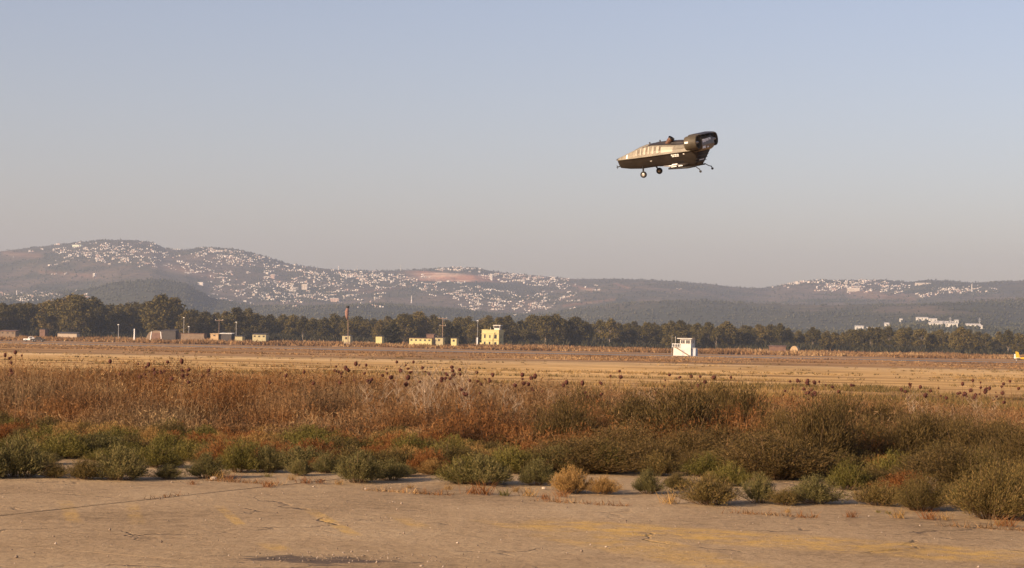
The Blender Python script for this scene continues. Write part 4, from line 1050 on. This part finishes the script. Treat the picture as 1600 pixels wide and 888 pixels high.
    # thrusters
    for sd_ in (1, -1):
        c = (-5.33, sd_ * 1.30, .41)
        d = MB().lathe([(.34, .33), (.37, .365), (.32, .395), (.0, .40), (-.30, .385), (-.36, .365), (-.355, .345), (-.2, .345), (.2, .33), (.34, .33)], 'x', 36, c).build('thruster_duct', M['duct'], t, True)
        MB().lathe([(.22, .0), (.20, .05), (.10, .10), (-.15, .11), (-.34, .05), (-.38, .0)], 'x', 16, c).build('fan_hub', M['metal'], d, True)
        for k in range(8):
            a = 2 * math.pi * k / 8; ca, sa = math.cos(a), math.sin(a); mb = MB(); rr = []
            for r_ in (.09, .22, .325):
                tw = .6 + .9 * r_; wd = .06
                px_, pq = wd * math.cos(tw), wd * math.sin(tw)
                rr.append([(c[0] + s_ * px_, c[1] + r_ * ca - s_ * pq * sa, c[2] + r_ * sa + s_ * pq * ca) for s_ in (-1, 1)])
            mb.grid(rr); mb.grid([[(x + .008, y, z) for x, y, z in q_] for q_ in rr]); mb.build('blade', M['black'], d)
        for k in range(3):
            a = math.pi / 2 + 2 * math.pi * k / 3; MB().tube([(c[0] - .25, c[1] + .08 * math.cos(a), c[2] + .08 * math.sin(a)), (c[0] - .25, c[1] + .35 * math.cos(a), c[2] + .35 * math.sin(a))], .018, 5).build('stator', M['duct'], d)
        MB().lathe([(.344, .332), (.38, .35), (.375, .372), (.34, .38)], 'x', 36, c).build('duct_lip', M['duct'], d, True)
        MB().box(c[0] + .10, c[0] + .3, c[1] + sd_ * .375, c[1] + sd_ * .415, c[2] + .02, c[2] + .12).build('light', M['white'], d)
        # pylon
        MB().box(-5.6, -5.1, sd_ * .9 - .06, sd_ * .9 + .1, .1, .6).build('pylon', M['duct'], t)
    # fairing between the thrusters, and the tailplane above it
    rr = []
    for y in (-.92, -.6, 0, .6, .92):
        pr = [(4.75, .40), (4.95, .60), (5.25, .68), (5.55, .66), (5.72, .50), (5.74, .2), (5.66, -.02), (5.5, -.12), (5.0, -.1), (4.75, .1)]
        rr.append([(-x, y, z) for x, z in pr])
    mb = MB(); mb.grid(rr, closed=True); mb.f += [tuple(range(10)), tuple(range(len(mb.v) - 1, len(mb.v) - 11, -1))]; mb.mi += [0, 0]
    fair = mb.build('tail_fairing', M['brownpanel'], t)
    for k, (y, wd, z, hh) in enumerate([(.80, .46, .36, .16), (.30, .36, .40, .14), (-.14, .28, .44, .11), (.80, .42, .02, .12), (.12, .18, .02, .07)]):
        for q_ in range(3):
            y0 = y - wd * q_ / 3; x_ = 5.735 if z > .3 else 5.70
            MB().box(-x_ - .02, -x_ + .02, y0 - wd / 3 * .8, y0, z - (.0 if q_ % 2 else .015), z + hh).build('mark', M['white'], fair)
    rr = []
    for y in (-1.02, -.5, 0, .5, 1.02):
        pr = [(4.98, .80), (5.05, .865), (5.25, .89), (5.6, .85), (5.82, .80), (5.6, .785), (5.25, .77)]
        rr.append([(-x, y, z) for x, z in pr])
    mb = MB(); mb.grid(rr, closed=True); mb.f += [tuple(range(7)), tuple(range(len(mb.v) - 1, len(mb.v) - 8, -1))]; mb.mi += [0, 0]
    mb.build('tailplane', M['topdark'], t)
    for y in (-.6, 0, .6): MB().box(-5.6, -5.15, y - .03, y + .03, .66, .80).build('tailplane_strut', M['duct'], t)
    # vanes in the dark rear face
    for k in range(4):
        z = -.22 - k * .16; x = 5.5 + .52 * z
        MB().box(-x - .05, -x + .03, -.78, .78, z, z + .03).build('rear_vane', M['black'], hull)
    MB().box(-5.32, -5.26, -.1, .5, -.62, -.585).build('mark', M['white'], hull)
    # exhaust
    e = MB().tube([(-3.30, .34, .40), (-3.42, .34, .52), (-3.66, .34, .76), (-3.70, .34, .80)], [.13, .15, .17, .175], 16, 0, True).build('exhaust_pipe', M['exh'], t, True)
    MB().lathe([(0, .18), (.07, .187), (.075, .155), (.02, .145)], 'z', 16).build('exhaust_rim', M['black'], e, True).matrix_local = Matrix.Translation((-3.685, .34, .785)) @ Vector((-.64, 0, .75)).to_track_quat('Z', 'Y').to_matrix().to_4x4()
    # wheels
    for sd_ in (1, -1):
        wc_ = Vector((-2.05, sd_ * 1.14, -.99))
        MB().tube([(-1.95, sd_ * .82, -.55), (-2.0, sd_ * 1.0, -.8), wc_], [.055, .045, .035], 8).build('leg', M['black'], t, True)
        w_ = MB().lathe([(-.055, .10), (-.075, .14), (-.06, .178), (0, .19), (.06, .178), (.075, .14), (.055, .10)], 'y', 24, wc_).build('wheel', M['black'], t, True)
        MB().lathe([(-.05, 0), (-.058, .06), (-.05, .105), (.05, .105), (.058, .06), (.05, 0)], 'y', 16, wc_).build('rim', M['metal'], w_, True)
        MB().tube([(-5.05, sd_ * .72, -.88), (-5.25, sd_ * .82, -1.05), (-5.36, sd_ * .9, -1.10)], .026, 6).build('tail_leg', M['black'], t, True)
        w2 = MB().tube([(-5.36, sd_ * .9, -1.08), (-5.40, sd_ * .9, -1.22)], .028, 6).build('caster', M['black'], t, True)
        MB().lathe([(-.03, 0), (-.03, .065), (.03, .065), (.03, 0)], 'y', 14, (-5.41, sd_ * .9, -1.24)).build('caster_wheel', M['black'], w2)
    # nose sensor and antennas
    s_ = MB().tube([(-.35, .25, -.36), (-.16, .25, -.40), (-.10, .25, -.40)], [.03, .03, .05], 8).build('nose_sensor', M['black'], t)
    for (dy, dz) in ((0, .10), (0, -.10), (.10, 0), (-.10, 0)): MB().tube([(-.10, .25, -.40), (-.08, .25 + dy, -.40 + dz)], .016, 5).build('sensor_arm', M['black'], s_)
    MB().tube([(-.3, -.1, -.38), (-.16, -.1, -.43)], .035, 6).build('landing_light', M['white'], t)
    for (x, h) in ((2.2, .10), (2.85, .16)): MB().box(-x - .04, -x + .04, -.012, .012, .60, .68 + h * .7).build('antenna', M['black'], t)
    MB().tube([(-3.15, .5, .42), (-3.15, .5, .50)], .04, 6).build('beacon', M['white'], t)
aircraft()

# ================================================================== FOREGROUND PLANTS
def dry_grass():
    n = 330000
    u = rng.uniform(-22, 30, n); v = 7.6 + 23 * rng.uniform(0, 1, n) ** 1.5
    x = O2[0] + U2[0] * u + V2[0] * v; y = O2[1] + U2[1] * u + V2[1] * v
    keep = (np.abs(x) < 0.275 * y + 3.5) & (y > 20)
    x, y, u, v = x[keep], y[keep], u[keep], v[keep]
    k = np.array([mnoise.noise((a / 1.6, b / 1.6, 5.0)) + 0.6 * mnoise.noise((a / .5, b / .5, 1.0)) for a, b in zip(x, y)])
    keep = k + rng.normal(size=len(x)) * 0.25 > -0.35
    x, y, u, v, k = x[keep], y[keep], u[keep], v[keep], k[keep]; n = len(x)
    hmax = np.interp(v, [7.6, 9.0, 11, 18, 31], [0.50, 0.95, 1.42, 1.40, 0.75])
    hmax *= np.interp(x, [-9, -2, 4, 9], [0.98, 0.90, 0.80, 0.68])
    h = hmax * (0.80 + 0.40 * np.clip(k, -1, 1)) * rng.uniform(0.45, 1.08, n)
    P = np.stack([x, y, np.full(n, -0.05)], 1)
    D = rand_dirs(n) * np.array([.28, .28, .05]) + np.array([0.03, 0, 1.]); D /= np.linalg.norm(D, axis=1, keepdims=True)
    bend = rand_dirs(n) * np.array([1, 1, .2]) * (h * 0.22)[:, None]
    V, q_, t_ = bent_blades(P, D, h, rng.uniform(0.006, 0.013, n), bend)
    # side twigs and seed heads on the upper half
    m = 4; s = rng.uniform(0.4, 1.0, (n, m)); Pm = (P[:, None] + D[:, None] * (h[:, None] * s)[..., None] + bend[:, None] * (s ** 2)[..., None] * .9).reshape(-1, 3)
    Dm = rand_dirs(n * m) * .9 + np.array([0, 0, .55]); Dm /= np.linalg.norm(Dm, axis=1, keepdims=True)
    V3, t3 = tri_leaves(Pm, Dm, rng.uniform(.03, .12, n * m), rng.uniform(.008, .018, n * m))
    o = link('dry_grass', npmesh('dry_grass', np.concatenate([V, V3]), [np.asarray(q_), np.concatenate([np.asarray(t_), t3 + len(V)])], M['grass']))
    tag(o, 'tall rust-brown dry grass and weeds behind the shrubs', 'grass'); o['kind'] = 'stuff'
dry_grass()

def tussocks():                           # stubble and tussocks over the field beyond
    n = 26000; d = np.exp(rng.uniform(math.log(48), math.log(430), n)); x = rng.uniform(-.31, .31, n) * d
    k = np.array([mnoise.noise((a / 30, b / 14, 7.0)) + .5 * mnoise.noise((a / 5, b / 4, 2.0)) for a, b in zip(x, d)])
    keep = k > np.interp(d, [48, 80, 120, 430], [-.5, 0.0, .28, .30]); x, d, k = x[keep], d[keep], k[keep]; n = len(x); m = 9
    z = np.array([ground_z(b) for b in d]) - .05
    P = np.stack([x, d, z], 1).repeat(m, 0) + rng.normal(size=(n * m, 3)) * np.array([.22, .22, 0])
    D = rand_dirs(n * m) * .55 + np.array([0, 0, .9]); D /= np.linalg.norm(D, axis=1, keepdims=True)
    L = np.interp(d, [48, 100, 430], [.55, .38, .42]).repeat(m) * rng.uniform(.3, 1.1, n * m)
    V, f = tri_leaves(P, D, L, np.interp(d, [48, 430], [.02, .16]).repeat(m))
    o = link('field_tussocks', npmesh('field_tussocks', V, f, M['stub'])); tag(o, 'straw-coloured stubble and tussocks on the open field', 'grass'); o['kind'] = 'stuff'
tussocks()

# --- shrubs
PROTO = {}
for kd, mt, hh in (('sage', 'sage', .5), ('green', 'green', .5), ('olive', 'olive', .5), ('rust', 'rust', .45), ('straw', 'straw', .45)):
    PROTO[kd] = [shrub_mesh(kd + '_shrub', M[mt], hh, .52, 230, 52, .055, .0085) for _ in range(3)]
PROTO['bigolive'] = [shrub_mesh('olive_bush', M['olive'], .9, .75, 460, 60, .055, .009, .93, ln) for ln in (-.08, .1)]
PROTO['tama'] = [shrub_mesh('tamarisk', M['tama'], .9, .75, 460, 60, .062, .0095, .93, ln) for ln in (-.1, .1, 0)]
shr = []
def shrub(px, py, wpx, hpx_, kd, front=True, p=None):
    if p is None: p = gp(px, py)
    k = p.y / F; w, h = wpx * k, hpx_ * k
    i = int(rng.integers(0, len(PROTO[kd]))); base_h = {'rust': .45, 'straw': .45, 'tama': .9, 'bigolive': .9}.get(kd, .5); base_w = 0.92 if kd not in ('tama', 'bigolive') else 1.3; h *= 0.90
    shr.append((px, p, kd, i, w / base_w, h / base_h, front))
hand = [(28, 744, 86, 62, 'sage'), (84, 746, 40, 24, 'olive'), (132, 748, 56, 32, 'olive'), (188, 749, 84, 50, 'sage'), (262, 748, 46, 22, 'sage'), (322, 746, 54, 38, 'sage'), (372, 737, 60, 48, 'green'), (418, 737, 56, 40, 'sage'),
        (468, 742, 38, 24, 'sage'), (508, 738, 44, 28, 'sage'), (470, 728, 44, 26, 'rust'), (560, 753, 70, 46, 'sage'), (612, 749, 56, 30, 'sage'), (668, 738, 60, 36, 'rust'), (640, 722, 70, 44, 'green'), (706, 726, 70, 44, 'green'),
        (752, 756, 98, 44, 'sage'), (838, 757, 56, 38, 'sage'), (800, 738, 80, 40, 'green'), (870, 738, 70, 40, 'sage'), (892, 769, 62, 38, 'straw'), (944, 771, 46, 26, 'straw'), (1012, 770, 44, 36, 'sage'), (1058, 764, 44, 24, 'olive'),
        (940, 738, 76, 46, 'green'), (1108, 787, 88, 46, 'olive'), (1186, 784, 52, 44, 'sage'), (1226, 788, 50, 24, 'olive'), (1272, 785, 80, 40, 'sage'), (1326, 764, 64, 42, 'green'), (1142, 758, 60, 34, 'green'), (1104, 744, 70, 34, 'green'), (1190, 742, 90, 34, 'green'),
        (1372, 788, 76, 36, 'olive'), (1436, 796, 84, 54, 'bigolive'), (1396, 750, 70, 44, 'green'), (1552, 809, 128, 88, 'bigolive'), (1474, 752, 100, 60, 'bigolive'), (1530, 770, 100, 70, 'bigolive'), (1608, 800, 90, 80, 'bigolive'), (1026, 742, 60, 34, 'olive'),
        (-20, 746, 70, 50, 'sage'), (1680, 812, 110, 80, 'bigolive'), (-80, 744, 80, 56, 'sage')]
for a_ in hand: shrub(*a_)
big = [(850, 694, 90, 60), (910, 690, 100, 80), (1110, 700, 110, 100), (1310, 716, 100, 100), (1388, 716, 110, 88), (1476, 730, 110, 84), (1560, 738, 110, 80), (884, 708, 96, 84), (1000, 706, 120, 88), (1066, 712, 150, 108), (1158, 706, 112, 104), (1216, 720, 84, 80), (1276, 738, 124, 116), (1352, 730, 90, 80), (1428, 736, 120, 92), (1520, 742, 120, 84), (1602, 752, 120, 90), (940, 698, 90, 66), (800, 690, 90, 50), (1690, 760, 130, 100)]
for (px, py, w_, h_) in big: shrub(px, py, w_, h_, 'tama')
# the scrub between concrete edge and tall grass
for j in range(12):
    v = 1.6 + j * .68
    u = -14.0
    while u < 22:
        uu, vv = u + rng.normal() * .2, v + rng.normal() * .3
        x, y = xy(uu, vv); u += rng.uniform(.50, .96)
        if abs(x) > .268 * y + (2.2 if x > 0 else 1.0) or y < 18: continue
        px = 800 + x / y * F
        edge = np.interp(px, [0, 300, 700, 900, 1300, 1450], [0.8, 1.8, 2.2, 5.2, 6.0, 2.5])
        if vv < edge + .3 * rng.normal(): continue
        left = px < 850
        if left: kd = rng.choice(['sage', 'green', 'olive', 'rust', 'straw'], p=([.34, .24, .18, .09, .15] if j < 3 else [.08, .20, .24, .16, .32] if j < 6 else [.02, .18, .24, .22, .34]))
        else: kd = rng.choice(['sage', 'green', 'olive', 'rust', 'straw', 'tama'], p=([.08, .2, .46, .06, .06, .14] if j < 5 else [.0, .06, .40, .10, .06, .38]))
        kk = F / y; h = rng.uniform(.15, .38) * (1.7 if kd == 'tama' else 1); w_ = h * rng.uniform(1.8, 3.0)
        shrub(px, 0, w_ * kk, h * kk, kd, False, Vector((x, y, -.02 if vv > SL else 0)))
DESC = {'sage': 'grey-green feathery bush', 'green': 'green leafy bush', 'olive': 'olive-brown bush', 'bigolive': 'big olive-brown bush', 'rust': 'rust-red low bush', 'straw': 'straw-yellow bush', 'tama': 'big dark olive tamarisk bush'}
cn = {}
for (px, p, kd, i, sw, sh, fr) in sorted(shr, key=lambda q_: q_[0]):
    key = (kd, fr); cn[key] = cn.get(key, 0) + 1
    where = 'along the concrete edge' if fr else 'in the scrub behind'
    if kd == 'tama': where = 'before the tall grass' if fr else 'deep in the right-hand scrub'
    t = thing('tamarisk_bush' if kd == 'tama' else 'shrub', f'{DESC[kd]} {where}, {ordw(cn[key])} such from left', 'bush', (p.x, p.y, p.z if p.z else 0.0), rng.uniform(0, 6.28), (sw, sw, sh), f'{DESC[kd]}es {where}')
    f_, s_ = PROTO[kd][i]; link('foliage', f_, t); link('stems', s_, t)

# --- bleached dead weeds
def dead_mesh(k):
    mb = MB(); r_ = random.Random(k)
    for s in range(7):
        a = r_.uniform(0, 6.28); ln = r_.uniform(.15, .35); h = r_.uniform(.75, 1.05)
        b0 = Vector((r_.uniform(-.05, .05), r_.uniform(-.05, .05), -.05)); tip = Vector((math.cos(a) * ln, math.sin(a) * ln, h)); mid = b0.lerp(tip, .5) + Vector((r_.uniform(-.04, .04), r_.uniform(-.04, .04), .03))
        mb.tube([b0, mid, tip], [.006, .005, .002], 4, 0, False)
        for q_ in range(12):
            f = r_.uniform(.3, 1); c = (b0.lerp(mid, f * 2) if f < .5 else mid.lerp(tip, f * 2 - 1)); a2 = r_.uniform(0, 6.28); l2 = r_.uniform(.08, .26)
            e = c + Vector((math.cos(a2) * l2 * .7, math.sin(a2) * l2 * .7, l2 * .8)); mb.tube([c, e], [.003, .0015], 3, 0, False)
            for z_ in range(3):
                a3 = r_.uniform(0, 6.28); c3 = c.lerp(e, r_.uniform(.4, 1)); mb.tube([c3, c3 + Vector((math.cos(a3) * .05, math.sin(a3) * .05, .05))], [.0025, .001], 3, 0, False)
    return mb.mesh('dead_stalks', M['dead'])
DM = [dead_mesh(k) for k in range(4)]
dl = [(652, 640, 1.35), (668, 652, 1.2), (690, 668, 1.25), (708, 655, 1.3), (742, 650, 1.3), (632, 655, 1.1), (770, 640, 1.0), (588, 648, 1.0), (770, 668, .9), (1462, 790, .34), (1434, 650, .9), (805, 660, .9), (1002, 640, .95), (1030, 640, .9), (1540, 690, .9), (1480, 660, .8), (878, 640, .9)]
for n_, (px, py, h) in enumerate(sorted(dl)):
    a_, b_ = ab(px, py); d = 36.5 + 2.5 * (n_ % 3) if py < 700 else gp(px, py).y
    if py >= 700: h *= 1
    t = thing('dead_weed', f'bleached dead branching weed stalks, {ordw(n_ + 1)} pale clump from the left', 'weed', (a_ * d, d, -.02), rng.uniform(0, 6), h, 'bleached dead weeds in the dry grass'); link('stalks', DM[n_ % 4], t)

# --- thistles with dark heads standing above the grass
def head_mesh():
    mb = MB(); n = 10
    prof = [(-.034, .006), (-.028, .022), (-.008, .034), (.014, .028), (.026, .020), (.030, .004)]
    mb.lathe(prof, 'z', n)
    for k in range(14):
        a = 2.4 * k; z = -.02 + .003 * k; d = Vector((math.cos(a), math.sin(a), .35)); b = Vector((math.cos(a) * .026, math.sin(a) * .026, z)); s = Vector((-math.sin(a), math.cos(a), 0)) * .006
        mb.add([b + s, b - s, b + d * .032], [(0, 1, 2)])
    return mb.mesh('flower_head', M['thhead'])
HEAD = head_mesh()
def thistle(px, py, nh, label, spread=1.0):
    d = rng.uniform(36, 43); c = at(px, py, d); h = c.z + .05
    t = thing('thistle', label, 'thistle', (c.x, d, -.02), 0, 1, 'dry thistles standing above the grass')
    mb = MB(); mb.tube([(0, 0, -.05), (rng.normal() * .04, 0, h * .55), (0, 0, h)], [.007, .006, .004], 5, 0, False); tips = [(Vector((0, 0, h)), Vector((0, 0, 1)))]
    for k in range(nh - 1):
        a = rng.uniform(0, 6.28); z0 = h * rng.uniform(.62, .85); l = rng.uniform(.10, .30) * spread; e = Vector((math.cos(a) * l, math.sin(a) * l, z0 + rng.uniform(.08, .22)))
        if e.z > h + .04: e.z = h + .02
        mb.tube([(0, 0, z0), (e.x * .7, e.y * .7, z0 + (e.z - z0) * .4), e], [.004, .004, .003], 4, 0, False); tips.append((e, (e - Vector((0, 0, z0))).normalized()))
    mb.build('stem', M['thstem'], t)
    for (e, dr) in tips:
        o = link('flower_head', HEAD, t, e); s = rng.uniform(.5, 1.25); o.scale = (s, s * rng.uniform(.8, 1.1), s * rng.uniform(.9, 1.5)); o.rotation_euler = dr.to_track_quat('Z', 'Y').to_euler()
th = [(8, 557, 3), (24, 553, 3), (34, 558, 3), (172, 567, 2), (216, 571, 3), (232, 572, 4), (262, 568, 4), (284, 567, 6), (240, 580, 3), (286, 582, 3), (326, 581, 5), (338, 586, 2), (438, 585, 4), (475, 584, 2), (525, 575, 5), (540, 577, 4), (556, 571, 5), (572, 573, 4), (604, 579, 3),
      (620, 568, 6), (634, 573, 6), (646, 568, 4), (660, 577, 3), (692, 580, 6), (706, 576, 8), (718, 580, 7), (734, 597, 4), (745, 584, 4), (770, 588, 5), (816, 588, 6), (836, 590, 4), (910, 601, 3), (954, 590, 3), (968, 582, 3), (1046, 588, 5), (1080, 591, 5), (1094, 591, 4), (1142, 592, 2), (1246, 597, 6),
      (1262, 598, 7), (1280, 599, 6), (1290, 604, 4), (1408, 610, 4), (1424, 602, 4), (1438, 607, 3), (1466, 609, 4), (1504, 602, 5), (1520, 597, 7), (1532, 600, 5), (1546, 609, 3), (1568, 602, 3), (1578, 598, 3), (1330, 604, 2), (885, 600, 2)]
for n_, (px, py, nh) in enumerate(th):
    thistle(px, py, nh, f'dry thistle with {"many" if nh > 4 else "few"} dark red-brown heads above the grass, {ordw(n_ + 1)} from the left')

# --- tufts in the joints and on the slabs
TU = {'straw': [tuft_mesh('straw_tuft', M['straw'], 46, .22, .16) for _ in range(2)], 'rust': [tuft_mesh('rust_tuft', M['rust'], 60, .24, .2) for _ in range(2)], 'green': [tuft_mesh('green_tuft', M['green'], 40, .14, .12)]}
tl = [(755, 772, 'rust', 1.1), (740, 771, 'rust', .6), (787, 774, 'green', 1.0), (805, 768, 'straw', .6), (826, 775, 'straw', .8), (850, 780, 'rust', .5), (880, 776, 'rust', .6), (700, 765, 'straw', .5), (640, 763, 'straw', .4), (1046, 786, 'straw', .9), (1404, 809, 'straw', .7), (1372, 801, 'green', .4),
      (1388, 803, 'green', .45), (1450, 811, 'rust', .7), (1476, 812, 'straw', .6), (1576, 822, 'rust', .7), (1560, 821, 'straw', .5), (418, 761, 'rust', .6), (476, 755, 'rust', .6), (500, 755, 'rust', .5), (530, 757, 'straw', .5), (342, 748, 'straw', .8), (358, 750, 'rust', .6), (300, 757, 'rust', .4), (1230, 801, 'straw', .4), (1330, 808, 'rust', .5), (418, 745, 'green', .7), (455, 750, 'straw', .5)]
for n_, (px, py, kd, s) in enumerate(sorted(tl)):
    p = gp(px, py); t = thing('grass_tuft', f'small {({"straw": "straw-coloured", "rust": "rusty", "green": "green"})[kd]} weed tuft on the bare concrete, {ordw(n_ + 1)} from the left', 'tuft', (p.x, p.y, 0), rng.uniform(0, 6), s, 'weed tufts on the concrete')
    link('blades', TU[kd][int(rng.integers(0, len(TU[kd])))], t)
def joint_weeds():
    pts = []
    for _ in range(3600):
        if rng.uniform() < .75: u, v = rng.uniform(-8, 16), rng.normal() * .05
        else: u, v = rng.normal() * .04, rng.uniform(-7.4, 0)
        if mnoise.noise((u * .8, v * .3, 9.0)) < (.02 if v > -.5 else .12): continue
        pts.append(xy(u, v))
    P = np.array([(x, y, -.02) for x, y in pts]).repeat(3, 0); n = len(P); P += rng.normal(size=P.shape) * np.array([.05, .05, 0])
    D = rand_dirs(n) * .8 + np.array([0, 0, .5]); D /= np.linalg.norm(D, axis=1, keepdims=True)
    V, f = tri_leaves(P, D, rng.uniform(.03, .13, n), rng.uniform(.006, .014, n))
    o = link('joint_weeds', npmesh('joint_weeds', V, f, M['grass'])); tag(o, 'dry rusty weeds growing along the slab joints', 'weeds'); o['kind'] = 'stuff'
joint_weeds()
def gravel():                             # loose chips on the slabs
    n = 900; d = rng.uniform(14, 27, n); x = rng.uniform(-.29, .29, n) * d
    cx, cy = gp(560, 872).x, gp(560, 872).y
    m = 260; d = np.concatenate([d, cy + rng.normal(size=m) * .28]); x = np.concatenate([x, cx + rng.normal(size=m) * .55]); n += m
    ico = np.array([[0, 0, 1], [1, 0, 0], [0, 1, 0], [-1, 0, 0], [0, -1, 0], [0, 0, -.6]]); fc = np.array([[0, 1, 2], [0, 2, 3], [0, 3, 4], [0, 4, 1], [5, 2, 1], [5, 3, 2], [5, 4, 3], [5, 1, 4]])
    s = np.exp(rng.normal(size=n) * .5) * .0055
    C = np.stack([x, d, s * .3 + .002], 1)
    V = (C[:, None] + ico[None] * (s[:, None] * rng.uniform(.6, 1.4, (n, 3)))[:, None] * (1 + .25 * rng.normal(size=(n, 6, 1)))).reshape(-1, 3)
    f = (np.arange(n)[:, None, None] * 6 + fc[None]).reshape(-1, 3)
    m_ = leaf('stone_chips', [(0, (.10, .075, .06)), (.5, (.24, .18, .13)), (.85, (.42, .34, .27)), (1, (.75, .7, .62))], 0)
    o = link('loose_gravel', npmesh('loose_gravel', V, f, m_)); tag(o, 'loose stone chips scattered over the concrete', 'gravel'); o['kind'] = 'stuff'
gravel()
def rock(px, py, w, h, label, d=None):
    p = gp(px, py); k = p.y / F; mb = MB(); n = 12; r_ = random.Random(int(px)); rows = []
    for (z, s) in ((-.1, 1.0), (.35, 1.02), (.8, .9), (1.0, .6), (1.02, .05)):
        rows.append([(w * k / 2 * s * math.cos(2 * math.pi * q_ / n) * (1 + .2 * mnoise.noise((q_, z * 2, px))), w * k / 3 * s * math.sin(2 * math.pi * q_ / n), h * k * z * (1 + .15 * mnoise.noise((q_ * .7, px, z)))) for q_ in range(n)])
    mb.grid(rows, closed=True); o = mb.build('stone', M['stone']); o.location = p; tag(o, label, 'stone')
rock(928, 716, 46, 16, 'pale flat stone half hidden behind the green bush'); rock(334, 749, 10, 4, 'small pale stone beside the slab joint at the left'); rock(850, 764, 7, 3, 'small white stone by the concrete edge near the straw bushes'); rock(1556, 805, 8, 5, 'little pale stone before the rightmost bush')

# ---- haze: the air between here and the hills
mb = MB(); mb.box(-5900, 5900, -80, 10000, -12, 460)
hzm = bpy.data.materials.new('haze_air'); hzm.use_nodes = True; nt = hzm.node_tree
nt.nodes.remove(nt.nodes['Principled BSDF']); pv = nt.nodes.new('ShaderNodeVolumePrincipled')
pv.inputs['Color'].default_value = (0.56, 0.635, 0.80, 1); pv.inputs['Density'].default_value = 1.02e-4; pv.inputs['Anisotropy'].default_value = 0.1
nt.links.new(pv.outputs[0], nt.nodes['Material Output'].inputs['Volume'])
hzo = mb.build('haze', hzm); tag(hzo, 'thin pale haze in the air over the field and hills', 'haze'); hzo['kind'] = 'stuff'
